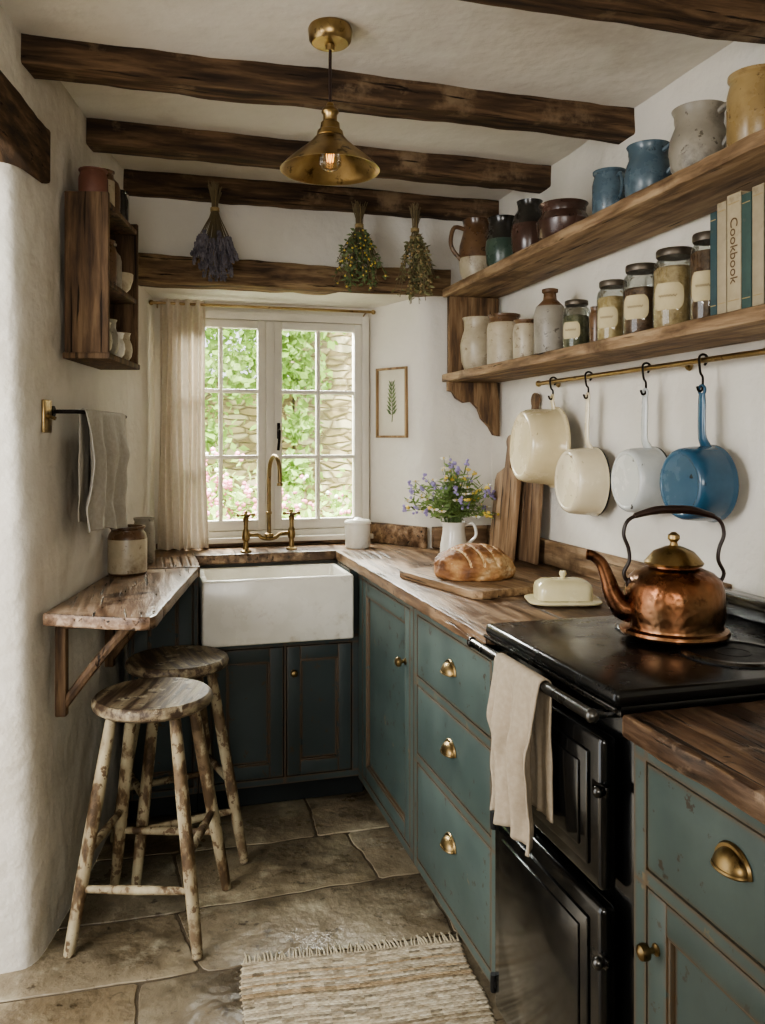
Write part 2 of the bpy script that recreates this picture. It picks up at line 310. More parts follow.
    def ball(s,c,r,mi=0,seg=10,M=None):
        if isinstance(r,(int,float)): r=(r,r,r)
        n=max(4,seg//2)
        pr=[(math.sin(pi*i/n),-math.cos(pi*i/n)) for i in range(n+1)]; pr[0]=(0,-1);pr[-1]=(0,1)
        m=Matrix.Translation(c)@Matrix.Diagonal((r[0],r[1],r[2],1))
        s.lathe(pr,seg,mi,M=(M@m) if M is not None else m)
    def leaf(s,p,L,W,mi=0,d=None):
        d=d or Vector((R(-1,1),R(-1,1),R(-1,1))); d=Vector(d).normalized()
        a=d.orthogonal().normalized(); a.rotate(Matrix.Rotation(R(0,6.28),3,d)); n=d.cross(a)
        p=Vector(p)
        s.add([p,p+d*L*.45+a*W*.5+n*W*.1,p+d*L,p+d*L*.45-a*W*.5+n*W*.1],[(0,1,2),(0,2,3)],mi)
    def done(s,name,mats,parent=None,loc=(0,0,0),rot=(0,0,0),label=None,cat=None,group=None,struct=False,sharp=38,recalc=True,kind=None,solid=0):
        if recalc: bmesh.ops.recalc_face_normals(s.bm,faces=list(s.bm.faces))
        me=bpy.data.meshes.new(name); s.bm.to_mesh(me); s.bm.free()
        me.set_sharp_from_angle(angle=math.radians(sharp))
        o=bpy.data.objects.new(name,me); COL.objects.link(o)
        for m in (mats if isinstance(mats,list) else [mats]): me.materials.append(M[m] if isinstance(m,str) else m)
        o.location=loc; o.rotation_euler=rot
        if parent: o.parent=parent
        if solid:
            md=o.modifiers.new('Solidify','SOLIDIFY'); md.thickness=solid; md.offset=0
        meta(o,label,cat,group)
        if struct: o['kind']='structure'
        if kind: o['kind']=kind
        return o
def meta(o,label=None,cat=None,group=None):
    if label: o['label']=label
    if cat: o['category']=cat
    if group: o['group']=group
def empty(name,loc,rotz=0,label=None,cat=None,group=None,rot=None):
    o=bpy.data.objects.new(name,None); o.empty_display_size=.05; COL.objects.link(o)
    o.location=loc; o.rotation_euler=rot or (0,0,rotz); meta(o,label,cat,group); return o
def copy_thing(root,loc,rotz):
    def cp(o,par):
        n=o.copy(); COL.objects.link(n)
        if par: n.parent=par
        for c in o.children: cp(c,n)
        return n
    n=cp(root,None); n.location=loc; n.rotation_euler=(0,0,rotz); return n
def chaikin(P,it=2):
    P=[Vector(p) for p in P]
    for _ in range(it):
        Q=[P[0]]
        for i in range(len(P)-1):
            Q.append(P[i]*.75+P[i+1]*.25); Q.append(P[i]*.25+P[i+1]*.75)
        Q.append(P[-1]); P=Q
    return P
def resamp(P,step):
    out=[P[0]]
    for i in range(len(P)-1):
        n=max(1,int((P[i+1]-P[i]).length/step))
        for k in range(1,n+1): out.append(P[i].lerp(P[i+1],k/n))
    return out
def wob(v,a=.01):
    return a*noise.noise(v*2.1)+a*.45*noise.noise(v*6+Vector((5,3,1)))
def xl(y): return -.27+.22*(y-2.39)
RW=-math.atan(.22)
# ------------------------------------------------------------------ room shell
def sweepwall(mb,poly,z0,z1,amp=.01,step=.05,mi=0,shear=None):
    P=resamp([Vector((p[0],p[1],0)) for p in poly],step)
    nz=max(1,int((z1-z0)/.06)); n=len(P); vs=[];fs=[]
    for j in range(nz+1):
        z=z0+(z1-z0)*j/nz
        for i in range(n):
            t=(P[min(i+1,n-1)]-P[max(i-1,0)]).normalized(); nr=Vector((t.y,-t.x,0))
            p=P[i]+Vector((0,0,z)); 
            if shear: p=shear(p)
            vs.append(p+nr*wob(p,amp))
    for j in range(nz):
        for i in range(n-1): fs.append((j*n+i,j*n+i+1,(j+1)*n+i+1,(j+1)*n+i))
    mb.add(vs,fs,mi)
mb=MB()
pl=chaikin([(-1.3,2.39,0),(-.6,2.39,0),(-.33,2.385,0),(xl(2.385)-.01,2.395,0),(xl(2.47),2.47,0),(xl(2.6),2.6,0),(xl(3.0),3.0,0),(xl(3.42),3.42,0)],2)
def shr(p):
    if p.y<2.7:
        k=(2.7-p.y)/.31; return p+Vector((-.012,-.05,0))*min(k,1)*p.z
    return p
sweepwall(mb,[(p.x,p.y) for p in pl],0,2.44,.014,.04,0,shr)
sweepwall(mb,[(xl(-1.2),-1.2),(xl(2.46),2.46)],2.16,2.44,.006)
sweepwall(mb,[(xl(-1.2),-1.2),(xl(1.1),1.1)],0,2.16,.006)
mb.done('wall_left','plaster_dirty',struct=True,recalc=False)
mb=MB(); sweepwall(mb,[(1.5,-1.2),(-1.3,-1.2)],0,2.44,.006,.1); mb.done('wall_rear','plaster',struct=True,recalc=False)
mb=MB(); sweepwall(mb,[(1.465,3.5),(1.465,-1.2)],0,2.44,.006,.08); mb.done('wall_right','plaster',struct=True,recalc=False)
mb=MB()
pr=chaikin([(.985,3.69,0),(1.12,3.445,0),(1.165,3.39,0),(1.23,3.382,0),(1.5,3.382,0)],2)
sweepwall(mb,[(p.x,p.y) for p in pr],0,2.06,.006,.03)
pl2=chaikin([(xl(3.36),3.36,0),(-.04,3.41,0),(.0,3.5,0),(.05,3.69,0)],2)
sweepwall(mb,[(p.x,p.y) for p in pl2],0,2.06,.006,.03)
sweepwall(mb,[(-.3,3.382),(1.5,3.382)],2.03,2.44,.008)
mb.grid(16,8,lambda u,v:Vector((-.1+1.32*u,3.38+.32*v,2.015-.02*v+wob(Vector((u,v,0)),.006))))
def rect(mb,x0,x1,z0,z1,y=3.685): mb.add([(x0,y,z0),(x1,y,z0),(x1,y,z1),(x0,y,z1)],[(0,1,2,3)])
rect(mb,-.15,.102,0,2.1);rect(mb,.983,1.2,0,2.1);rect(mb,.102,.983,0,.967);rect(mb,.102,.983,1.953,2.1)
mb.done('wall_back','plaster',struct=True,recalc=False)
mb=MB(); mb.grid(30,50,lambda u,v:Vector((-1.4+2.95*u,-1.2+4.75*v,2.425+wob(Vector((u*4,v*6,0)),.01)))); mb.done('ceiling','ceiling',struct=True,recalc=False)
mb=MB()
mb.grid(60,80,lambda u,v:Vector((-2+3.6*u,-1.3+5.1*v,-.0038+.002*noise.noise(Vector((u*40,v*55,0))))),1)
rows=[-1.3,-.8,-.3,.2,.62,1.02,1.48,1.86,2.26,2.56,2.92,3.25,3.7]
rnd=random.Random(12)
def By(i,x): return rows[i]+.03*noise.noise(Vector((x*1.5,i*7.3,0)))+.010*noise.noise(Vector((x*8,i*3.1,4)))+.06*(x-.3)*(.6 if i%2 else -.5)
for i in range(len(rows)-1):
    xs=[-2+rnd.uniform(0,.3)]
    while xs[-1]<1.5: xs.append(xs[-1]+rnd.uniform(.36,.82))
    for k in range(len(xs)-1):
        g=.0022+rnd.uniform(0,.002)
        def Xv(kk,yy): return xs[kk]+.02*noise.noise(Vector((yy*3,kk*5.7+i*11,1)))+.009*noise.noise(Vector((yy*14,kk*5.7+i*11,6)))+(yy-rows[i])*.3*noise.noise(Vector((kk*3.3,i*2.7,0)))
        ya,yb=rows[i],rows[i+1]; P=[];n=12;cr=.011
        for t in range(n+1):
            x=Xv(k,ya)+g+cr+(Xv(k+1,ya)-Xv(k,ya)-2*g-2*cr)*t/n; P.append((x,By(i,x)+g+rnd.uniform(0,.003)))
        for t in range(n+1):
            yv=ya+g+cr+(yb-ya-2*g-2*cr)*t/n; P.append((Xv(k+1,yv)-g-rnd.uniform(0,.003),yv+(By(i,xs[k+1])-ya)*(1-t/n)+(By(i+1,xs[k+1])-yb)*t/n))
        for t in range(n+1):
            x=Xv(k+1,yb)-g-cr-(Xv(k+1,yb)-Xv(k,yb)-2*g-2*cr)*t/n; P.append((x,By(i+1,x)-g-rnd.uniform(0,.003)))
        for t in range(n+1):
            yv=yb-g-cr-(yb-ya-2*g-2*cr)*t/n; P.append((Xv(k,yv)+g+rnd.uniform(0,.003),yv+(By(i,xs[k])-ya)*t/n+(By(i+1,xs[k])-yb)*(1-t/n)))
        t=rnd.uniform(.74,1.12); h=rnd.uniform(-.04,.07)
        mb.prism(P,-.03,rnd.uniform(-.0015,.001),.003,col=(t+h*.5,t,t-h*.6,1),top=True,seg=3)
mb.done('floor',['flag','grout'],struct=True,sharp=60)
# ------------------------------------------------------------------ beams
def beam(name,p0,p1,w,h,mt,label,cat='ceiling beam',amp=.0055,group=None):
    p0=Vector(p0);p1=Vector(p1); n=max(2,int((p1-p0).length/.03)); mid=(p0+p1)/2
    pts=[p0.lerp(p1,i/n)-mid for i in range(n+1)]
    sec=[]; r=.009
    for (cx,cy,a0) in ((w/2-r,h/2-r,0),(-w/2+r,h/2-r,90),(-w/2+r,-h/2+r,180),(w/2-r,-h/2+r,270)):
        for a in (0,45,90): sec.append((cx+r*math.cos(math.radians(a0+a)),cy+r*math.sin(math.radians(a0+a))))
        nx_,ny_={0:(-1,0),90:(0,-1),180:(1,0),270:(0,1)}[a0]
        L_=(w if nx_ else h)-2*r
        for q in (.33,.66): sec.append((sec[-1][0]+nx_*L_*.33,sec[-1][1]+ny_*L_*.33))
    sd=Vector((R(0,50),R(0,50),R(0,50)))
    def fn(v):
        q=v*3.0+sd; q2=v*12+sd; q3=Vector((v.x*9,v.y*40,v.z*40))+sd
        return v+Vector((noise.noise(q)*.3,noise.noise(q+Vector((9,0,0))),noise.noise(q+Vector((0,9,0)))))*amp*1.5+Vector((0,noise.noise(q2),noise.noise(q2+Vector((3,3,3)))))*amp*.7+Vector((0,noise.noise(q3),noise.noise(q3+Vector((3,3,3)))))*amp*.25
    mb=MB(); mb.sweep(pts,sec,fn=fn)
    return mb.done(name,mt,loc=mid,label=label,cat=cat,group=group,sharp=60)
g='ceiling beams'
beam('ceiling_beam',(-.95,1.655,2.395),(1.5,1.655,2.395),.1,.085,'beam','dark rough-hewn oak beam across the plastered ceiling',group=g)
beam('ceiling_beam',(-.33,2.325,2.395),(1.5,2.325,2.395),.1,.09,'beam','dark rough-hewn oak beam across the plastered ceiling',group=g)
beam('ceiling_beam',(-.25,2.875,2.39),(1.5,2.875,2.39),.1,.09,'beam','dark rough-hewn oak beam across the plastered ceiling',group=g)
beam('ceiling_beam',(-.15,3.345,2.385),(1.5,3.345,2.385),.08,.085,'beam','dark rough-hewn oak beam against the window wall, herbs hung on it',group=g)
beam('lintel_beam',(-.07,3.40,2.068),(1.26,3.40,2.068),.11,.105,'lintel','weathered brown oak lintel above the window recess',cat='beam',amp=.009)
beam('lintel_beam',(xl(1.2)-.12,1.2,2.2),(xl(2.47)-.12,2.47,2.17),.27,.15,'beamY','old dark timber lintel set in the plaster over a doorway',cat='beam',amp=.009)
# ------------------------------------------------------------------ window
W=MB(); y=3.69
x0,x1,z0,z1=.1,.985,.965,1.955
for (c,s) in (((x0+.016,y,(z0+z1)/2),(.032,.07,z1-z0)),((x1-.016,y,(z0+z1)/2),(.032,.07,z1-z0)),(((x0+x1)/2,y,z1-.016),(x1-x0-.064,.068,.032)),(((x0+x1)/2,y,z0+.02),(x1-x0-.064,.068,.04)),((.538,y,(z0+z1)/2),(.036,.066,z1-z0-.07)),(((x0+x1)/2,y-.045,z0+.004),(x1-x0+.02,.06,.022))):
    W.box(c,s,.002)
win=W.done('window_1','frame_white',struct=True)
def casement(xa,xb):
    mb=MB(); za,zb=z0+.042,z1-.034; yy=y-.006; sw=.034
    for (c,s) in (((xa+sw/2,yy,(za+zb)/2),(sw,.045,zb-za)),((xb-sw/2,yy,(za+zb)/2),(sw,.045,zb-za)),(((xa+xb)/2,yy,zb-sw/2),(xb-xa-2*sw,.043,sw)),(((xa+xb)/2,yy,za+.022),(xb-xa-2*sw,.043,.044))): mb.box(c,s,.003)
    mb.box(((xa+xb)/2,yy,(za+zb)/2),(.017,.032,zb-za-.07),.004)
    for k in (1,2):
        mb.box(((xa+xb)/2,yy,za+.03+(zb-za-.05)*k/3),(xb-xa-.06,.030,.017),.004)
    o=mb.done('casement','frame_white',parent=win)
    g=MB(); g.box(((xa+xb)/2,yy+.004,(za+zb)/2),(xb-xa-.04,.003,zb-za-.04),0); g.done('glass_pane','glass',parent=o)
casement(.1325,.5195);casement(.5565,.9525)
mb=MB(); mb.box((.574,3.655,1.44),(.014,.008,.07),.003); mb.tube([(.574,3.65,1.44),(.574,3.63,1.44),(.572,3.625,1.40),(.568,3.628,1.355)],.006,8)
mb.done('window_latch','hook',parent=win)
rod=MB(); rod.tube([(.035,3.585,1.968),(.5,3.585,1.968),(.985,3.585,1.968)],.006,10,1); rod.ball((.035,3.585,1.968),.011);rod.ball((.985,3.585,1.968),.011)
rod.tube([(.96,3.585,1.968),(.96,3.62,1.968),(.96,3.66,1.96)],.004,6,2); rod.tube([(.06,3.585,1.968),(.06,3.62,1.968),(.06,3.66,1.96)],.004,6,2)
rod.done('curtain_rod','brass',label='thin brass curtain rod across the cottage window',cat='curtain rod')
mb=MB()
def cur(u,v):
    z=1.985-v*(1.985-.945); x=.070+u*.182
    f=math.sin(u*pi*2*4.5+.5*math.sin(v*3))*(.018+.006*v)+.006*math.sin(u*19+v*4)
    if v<.04: f*=.6
    return Vector((x+.008*math.sin(v*5+u*9)*v+.01*v*(u-.3),3.582+f,z))
mb.grid(90,50,cur); mb.done('curtain','curtain',label='pale beige linen curtain gathered beside the window',cat='curtain',recalc=False)
d=.157; P=empty('framed_picture',(.985+.5*d-.866*.012+.006,3.685-.866*d-.5*.012,1.41),math.radians(-60),'small framed botanical print on the window reveal','picture')
mb=MB(); w,h=.185,.31
for (c,s) in (((0,0,.005),(w,.018,.010)),((0,0,h-.005),(w,.018,.010)),((-w/2+.005,0,h/2),(.010,.0175,h-.02)),((w/2-.005,0,h/2),(.010,.0175,h-.02))): mb.box(c,s,.001)
mb.done('frame','pframe',parent=P)
mb=MB(); mb.box((0,.003,h/2),(w-.016,.004,h-.016),0); mb.done('print','iv_paper',parent=P)
mb=MB(); mb.tube([(0,0,.07),(.004,0,.13),(-.002,0,.2),(0,0,.25)],.0015,5)
for k in range(8):
    zz=.1+k*.018; q=1-.06*k
    for sd in (-1,1): mb.add([(0,-.0006,zz),(sd*.018*q,-.0006,zz+.006),(sd*.034*q,-.0006,zz+.03),(sd*.012*q,-.0006,zz+.02)],[(0,1,2,3)])
mb.done('botanical_drawing','drygreen',parent=P)
# ------------------------------------------------------------------ cabinetry
def knob(par,x,z,m='brassd',r=.016):
    mb=MB(); mt=Matrix.Translation((x,0,z))@Matrix.Rotation(pi/2,4,'X')
    mb.lathe([(0,0),(r*.7,0),(r*.7,.003),(r*.35,.006),(r*.35,.014),(r*.9,.018),(r,.024),(r*.85,.031),(r*.4,.035),(0,.036)],20,M=mt); mb.done('knob',m,parent=par)
def cup(par,x,z,a=.036,h=.028,dp=.024,m='brassd'):
    mb=MB()
    mb.grid(20,10,lambda u,v:Vector((x-a*math.cos(pi*u),-dp*math.sin(pi*u)**.8*math.sin(v*pi/2)-.001,z-.012+h*math.sin(pi*u)*math.cos(v*pi/2))))
    mb.tube([(x-a*math.cos(pi*k/10)*1.06,-.002,z-.012+h*1.1*math.sin(pi*k/10)) for k in range(11)],.004,6,2)
    mb.tube([(x-a*math.cos(pi*k/10),-.001-dp*math.sin(pi*k/10)**.8,z-.012) for k in range(11)],.002,6,2)
    mb.done('cup_pull',m,parent=par,solid=.0015,recalc=False)
def cabinet(name,label,org,rz,Wd,D,z0,H,fronts,pm,kick=True,extra=None):
    E=empty(name,(org[0],org[1],0),rz,label,'cabinet')
    mb=MB(); mb.box((Wd/2,D/2+.012,(z0+H)/2),(Wd,D-.024,H-z0),.0)
    xs=sorted(set([0,Wd]+[f['x'][0] for f in fronts]+[f['x'][1] for f in fronts])); zs=sorted(set([z0,H]+[f['z'][0] for f in fronts]+[f['z'][1] for f in fronts]))
    for i in range(len(xs)-1):
        for j in range(len(zs)-1):
            cx=(xs[i]+xs[i+1])/2; cz=(zs[j]+zs[j+1])/2
            if any(f['x'][0]<cx<f['x'][1] and f['z'][0]<cz<f['z'][1] for f in fronts): continue
            mb.box((cx,.012,cz),(xs[i+1]-xs[i],.024,zs[j+1]-zs[j]),0)
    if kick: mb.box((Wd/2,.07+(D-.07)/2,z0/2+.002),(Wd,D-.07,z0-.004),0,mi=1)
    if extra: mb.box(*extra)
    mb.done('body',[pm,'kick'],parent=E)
    for f in fronts:
        xa,xb=f['x'];za,zb=f['z'];g=.003; xa+=g;xb-=g;za+=g;zb-=g
        F=MB(); kind=f['t']
        if kind=='door':
            s=.052
            for (c,sz) in (((xa+s/2,.010,(za+zb)/2),(s,.02,zb-za)),((xb-s/2,.010,(za+zb)/2),(s,.02,zb-za)),(((xa+xb)/2,.010,za+s/2),(xb-xa-2*s,.02,s)),(((xa+xb)/2,.010,zb-s/2),(xb-xa-2*s,.02,s))): F.box(c,sz,.0025)
            F.box(((xa+xb)/2,.016,(za+zb)/2),(xb-xa-2*s+.004,.008,zb-za-2*s+.004),0)
            for (c,sz) in (((xa+s+.003,.009,(za+zb)/2),(.007,.012,zb-za-2*s)),((xb-s-.003,.009,(za+zb)/2),(.007,.012,zb-za-2*s)),(((xa+xb)/2,.009,za+s+.003),(xb-xa-2*s,.0118,.007)),(((xa+xb)/2,.009,zb-s-.003),(xb-xa-2*s,.0118,.007))): F.box(c,sz,.003)
        else:
            F.box(((xa+xb)/2,.010,(za+zb)/2),(xb-xa,.02,zb-za),.0035)
        o=F.done('door' if kind=='door' else 'drawer',pm,parent=E)
        if f.get('k'): knob(o,*f['k'])
        if f.get('c'): cup(o,*f['c'])
    return E
RR=-pi/2
cabinet('base_cabinet','worn grey-green corner cabinet with a tall panelled door',(.80,3.125),RR,.68,.64,.10,.90,[dict(t='door',x=(.06,.645),z=(.13,.875),k=(.6,.70))],'paint')
cabinet('drawer_cabinet','worn grey-green cabinet with three brass-handled drawers beside the range',(.80,2.44),RR,.62,.64,.10,.90,
 [dict(t='drawer',x=(.03,.59),z=(.685,.872),c=(.32,.785)),dict(t='drawer',x=(.03,.59),z=(.45,.66),c=(.32,.57)),dict(t='drawer',x=(.03,.59),z=(.13,.425),c=(.32,.315))],'paint')
cabinet('base_cabinet','worn grey-green cabinet with a drawer above a door beside the range',(.80,1.245),RR,.62,.64,.10,.90,
 [dict(t='drawer',x=(.035,.585),z=(.69,.87),c=(.25,.81,.032)),dict(t='door',x=(.035,.585),z=(.13,.665),k=(.065,.575,'brassd',.014))],'paint')
cabinet('sink_cabinet','teal two-door cabinet with painted-in shade under the farmhouse sink',(.20,3.145),0,.64,.22,.10,.642,
 [dict(t='door',x=(.045,.315),z=(.125,.62)),dict(t='door',x=(.322,.58),z=(.125,.62),k=(.35,.52,'brassd',.014))],'paint_shaded',extra=((.606,.12,.77),(.068,.22,.256),0))
cabinet('base_cabinet','teal narrow cabinet with painted-in shade in the corner by the sink',(-.05,3.145),0,.247,.20,.10,.90,
 [dict(t='door',x=(.015,.23),z=(.125,.87))],'paint_shaded')
def jag(pts,step=.05,a=.003,seed=3):
    rd=random.Random(seed); P=[Vector((p[0],p[1],0)) for p in pts]; P.append(P[0]); Q=resamp(P,step)[:-1]
    return [(q.x+rd.uniform(-a,a),q.y+rd.uniform(-a,a)) for q in Q]
mb=MB(); mb.prism(jag([(-.095,3.115),(.203,3.115),(.203,3.405),(.773,3.405),(.773,1.818),(1.452,1.818),(1.452,3.37),(1.175,3.37),(1.09,3.47),(.975,3.65),(.055,3.65),(-.035,3.40)][::-1],.035,.0022),.9,.94,.006)
WT=mb.done('worktop','worktop',label='worn dark wooden worktop running round the sink and corner',cat='worktop')
for (xa,xb,ya,yb,nr) in ((.045,.198,3.125,3.40,5),(.79,.955,3.125,3.40,5)):
    mb=MB(); mb.grid(nr*16,6,lambda u,v:Vector((xa+(xb-xa)*u,ya+(yb-ya)*v,.9402+.0065*min(1,1.6*abs(math.sin(u*nr*pi)))*(1 if 0<v<1 else 0)))); mb.done('draining_grooves','worktop',parent=WT,recalc=False,sharp=180)
mb=MB(); mb.prism(jag([(.773,1.243),(1.452,1.243),(1.452,.6),(.773,.6)][::-1],.035,.003,5),.9,.94,.006)
mb.done('worktop','worktopN',label='dark scarred wooden worktop on the cabinet beside the range',cat='worktop')
mb=MB(); mb.box((1.447,2.6,.985),(.022,1.56,.09),.004); mb.done('trim_1','shelf',struct=True)
mb=MB(); mb.box((1.31,3.367,.985),(.25,.022,.09),.004)
mb.box((1.075,3.505,.985),(.02,.33,.09),.004,rot=(0,0,math.radians(30)))
mb.done('trim_2','worktopX',struct=True)
mb=MB(); mb.box((.52,3.652,.952),(.93,.02,.022),.003); mb.done('trim_3','worktopX',struct=True)
t=bmesh.new(); X0,X1,Y0,Y1,Z0,Z1=.207,.770,3.075,3.40,.648,.890; w=.022
o=[(X0,Y0),(X1,Y0),(X1,Y1),(X0,Y1)]; ii=[(X0+w,Y0+w),(X1-w,Y0+w),(X1-w,Y1-w),(X0+w,Y1-w)]
vo0=[t.verts.new((p[0],p[1],Z0)) for p in o];vo1=[t.verts.new((p[0],p[1],Z1)) for p in o]
vi1=[t.verts.new((p[0],p[1],Z1)) for p in ii];vi0=[t.verts.new((p[0],p[1],Z0+.03)) for p in ii]
t.faces.new(vo0[::-1]);t.faces.new(vi0)
for k in range(4):
    k2=(k+1)%4
    t.faces.new((vo0[k],vo0[k2],vo1[k2],vo1[k]));t.faces.new((vo1[k],vo1[k2],vi1[k2],vi1[k]));t.faces.new((vi1[k],vi1[k2],vi0[k2],vi0[k]))
bmesh.ops.bevel(t,geom=list(t.edges),offset=.008,segments=3,affect='EDGES',profile=.5)
S=empty('farmhouse_sink',(0,0,0),0,'deep white fireclay farmhouse sink with a plain front','sink')
mb=MB(); mb.addbm(t,0,None); mb.done('basin','ceramic',parent=S)
mb=MB(); mb.lathe([(0,0),(.03,0),(.034,.003),(.03,.005),(0,.003)],20,c=(.49,3.24,.68)); mb.done('drain','brassd',parent=S)
F=empty('bridge_faucet',(.505,3.47,.9405),math.radians(12),'aged brass bridge tap with swan-neck spout and cross handles','tap')
mb=MB()
mb.tube([(0,0,.06),(0,0,.2),(0,0,.3),(0,-.012,.36),(0,-.05,.392),(0,-.095,.385),(0,-.12,.345),(0,-.125,.29)],.0085,12,5)
mb.lathe([(.007,.0),(.012,.0),(.012,.012),(.007,.014)],14,c=(0,-.125,.275)); mb.lathe([(.012,0),(.018,.004),(.018,.016),(.012,.02)],14,c=(0,0,.055)); mb.lathe([(.008,0),(.012,.003),(.012,.012),(.008,.015)],14,c=(0,0,.15))
mb.done('spout','brassd',parent=F)
mb=MB(); mb.tube([(-.1,0,.07),(-.05,0,.068),(-.03,0,.055),(0,0,.05),(.03,0,.055),(.05,0,.068),(.1,0,.07)],.008,10,3)
for sx in (-1,1): mb.lathe([(0,0),(.023,0),(.023,.006),(.012,.012),(.010,.045),(.014,.05),(.016,.06),(.014,.085),(.009,.095),(.009,.13),(0,.13)],18,c=(sx*.1,0,0))
mb.done('bridge','brassd',parent=F)
for sx in (-1,1):
    mb=MB(); mb.lathe([(0,0),(.012,.0),(.013,.012),(.007,.02),(.006,.04),(0,.045)],14,c=(sx*.1,0,.126))
    for (ex,ey) in ((.033,0),(0,.033)):
        mb.tube([(sx*.1-ex,-ey,.152),(sx*.1,0,.152),(sx*.1+ex,ey,.152)],.0045,8,1); mb.ball((sx*.1-ex,-ey,.152),.0075);mb.ball((sx*.1+ex,ey,.152),.0075)
    mb.done('tap_handle','brassd',parent=F)
T=empty('wall_table',(-.2,2.7,0),0,'worn wooden breakfast ledge fixed to the wall on timber brackets','table')
cn=[p for p in chaikin([(-.10,2.31,0),(-.005,2.262,0),(.035,2.275,0),(.055,2.40,0)],3)]
tp=[(xl(2.40)+.012,2.40)]+[(p.x,p.y) for p in cn]+[(.195,3.11),(xl(3.11)+.012,3.11)]
mb=MB(); mb.prism([(p[0]+.2,p[1]-2.7) for p in jag(tp,.06,.0009,9)],.902,.938,.007); mb.done('table_top','table',parent=T)
def bracket(yy):
    MM=Matrix.Translation((xl(yy)+.2,yy-2.7,0))@Matrix.Rotation(RW,4,'Z'); mb=MB()
    mb.box((.03,0,.765),(.03,.03,.27),.004,M=MM); mb.box((.13,0,.888),(.22,.032,.026),.004,M=MM)
    mb.tube([(.035,0,.66),(.10,0,.745),(.145,0,.80),(.21,0,.875)],.014,8,3,M=MM); mb.done('bracket','rack',parent=T)
bracket(2.50);bracket(3.0)
# ------------------------------------------------------------------ range cooker
E=empty('range_cooker',(.80,1.808,0),RR,'black enamelled range cooker with two oven doors and towel rail','cooker')
Wd=.556
mb=MB(); mb.box((Wd/2,.33,.49),(Wd,.62,.86),.006); mb.box((Wd/2,.35,.035),(Wd-.02,.58,.065),.003); mb.done('body','black',parent=E)
mb=MB(); mb.box((Wd/2,.30,.9595),(Wd+.006,.665,.028),.010,seg=4); mb.box((Wd/2,.302,.938),(Wd,.645,.02),.003); mb.done('hob','hob',parent=E)
mb=MB(); mb.box((Wd/2,-.033,.944),(Wd+.008,.006,.008),.002); mb.done('edge_trim','chrome',parent=E)
for cx in (.165,.40):
    mb=MB(); mb.lathe([(0,.004),(.03,.0045),(.031,.0055),(.034,.0055),(.035,.0045),(.085,.004),(.088,.0075),(.1,.0075),(.105,.003),(.105,0),(0,0)],40,mi=lambda i,z:1 if i in (6,7) else 0,c=(cx,.33,.9733)); mb.done('hotplate',['iron','chrome'],parent=E)
mb=MB(); mb.box((Wd/2,.60,1.0),(Wd,.05,.055),.008); mb.done('back_guard','black',parent=E)
for (za,zb) in ((.60,.875),(.10,.575)):
    D=MB(); D.box((.265,-.008,(za+zb)/2),(.47,.034,zb-za),.012,seg=3)
    D.box((.265,-.027,(za+zb)/2),(.39,.008,zb-za-.07),.004); D.box((.265,-.032,(za+zb)/2),(.34,.007,zb-za-.12),.003)
    o=D.done('oven_door','black',parent=E)
    for zz in (za+.05,zb-.05):
        H=MB(); H.lathe([(0,-.02),(.008,-.02),(.009,0),(.008,.02),(0,.02)],10,c=(.025,-.022,zz)); H.box((.04,-.02,zz),(.04,.008,.014),.002)
        H.done('hinge','iron',parent=o)
    H=MB(); H.box((.492,-.02,zb-.09),(.05,.012,.02),.004); H.ball((.505,-.034,zb-.09),.011); H.done('door_latch','chrome',parent=o)
mb=MB(); mb.tube([(.012,-.07,.934),(.28,-.07,.934),(Wd-.01,-.07,.934)],.0105,12,1)
for xx in (.05,Wd-.03): mb.tube([(xx,.0,.925),(xx,-.03,.927),(xx,-.07,.934)],.007,8,2)
mb.ball((.012,-.07,.934),.013);mb.ball((Wd-.01,-.07,.934),.013)
mb.done('towel_rail','chrome',parent=E)
def drape(name,mt,org,axis,out,width,front,back,rr,label,folds=3,amp=.012,seed=0,slope=-.03):
    axis=Vector(axis).normalized(); out=Vector(out).normalized(); org=Vector(org)
    tot=front+back+pi*rr
    def fn(u,v):
        s=v*tot; a=(u-.5)*width
        if s<back: p=Vector((0,0,-(back-s))); o=-rr; dn=back-s
        elif s<back+pi*rr:
            th=(s-back)/rr; o=-rr*math.cos(th); p=Vector((0,0,rr*math.sin(th))); dn=0
        else: dn=s-back-pi*rr; o=rr; p=Vector((0,0,-dn))
        k=min(dn/.12,1); f=math.sin(u*pi*2*folds+seed+dn*1.2)*amp*k+noise.noise(Vector((u*5+seed,dn*6,0)))*amp*1.2*k+noise.noise(Vector((u*14+seed,dn*16,0)))*amp*.5*k
        if s<back: f=-abs(f)*.4
        pinch=1-.05*math.sin(min(dn/.3,1)*pi)
        hem=.016*noise.noise(Vector((u*3,seed,2)))*k*(1 if s>back else 0)
        return org+axis*(a*pinch+.005*math.sin(dn*9+seed)*k)+out*(o+f+ (amp*k*.9 if s>back else 0))+p+Vector((0,0,hem+ (u-.5)*slope*k))
    mb=MB(); mb.grid(60,90,fn); return mb.done(name,mt,label=label,cat='towel',recalc=False,solid=.003,sharp=80)
drape('tea_towel','linen',(.73,1.535,.9345),(0,1,0),(-1,0,0),.205,.315,.26,.0135,'creased beige linen tea towel draped over the range rail',2.8,.013,1.0,0)
TR=empty('towel_rail',(xl(2.5),2.5,1.48),RW,'slim dark iron towel rail on the plaster wall','towel rail')
mb=MB(); mb.tube([(.0,.02,0),(.06,.02,0),(.07,.035,0),(.07,.3,0),(.07,.56,0)],.006,10,1); mb.tube([(.0,.52,0),(.07,.52,0)],.006,8,1)
for yy in (.02,.52): mb.lathe([(0,0),(.016,0),(.016,.005),(0,.006)],14,M=Matrix.Translation((-.002,yy,0))@Matrix.Rotation(pi/2,4,'Y'))
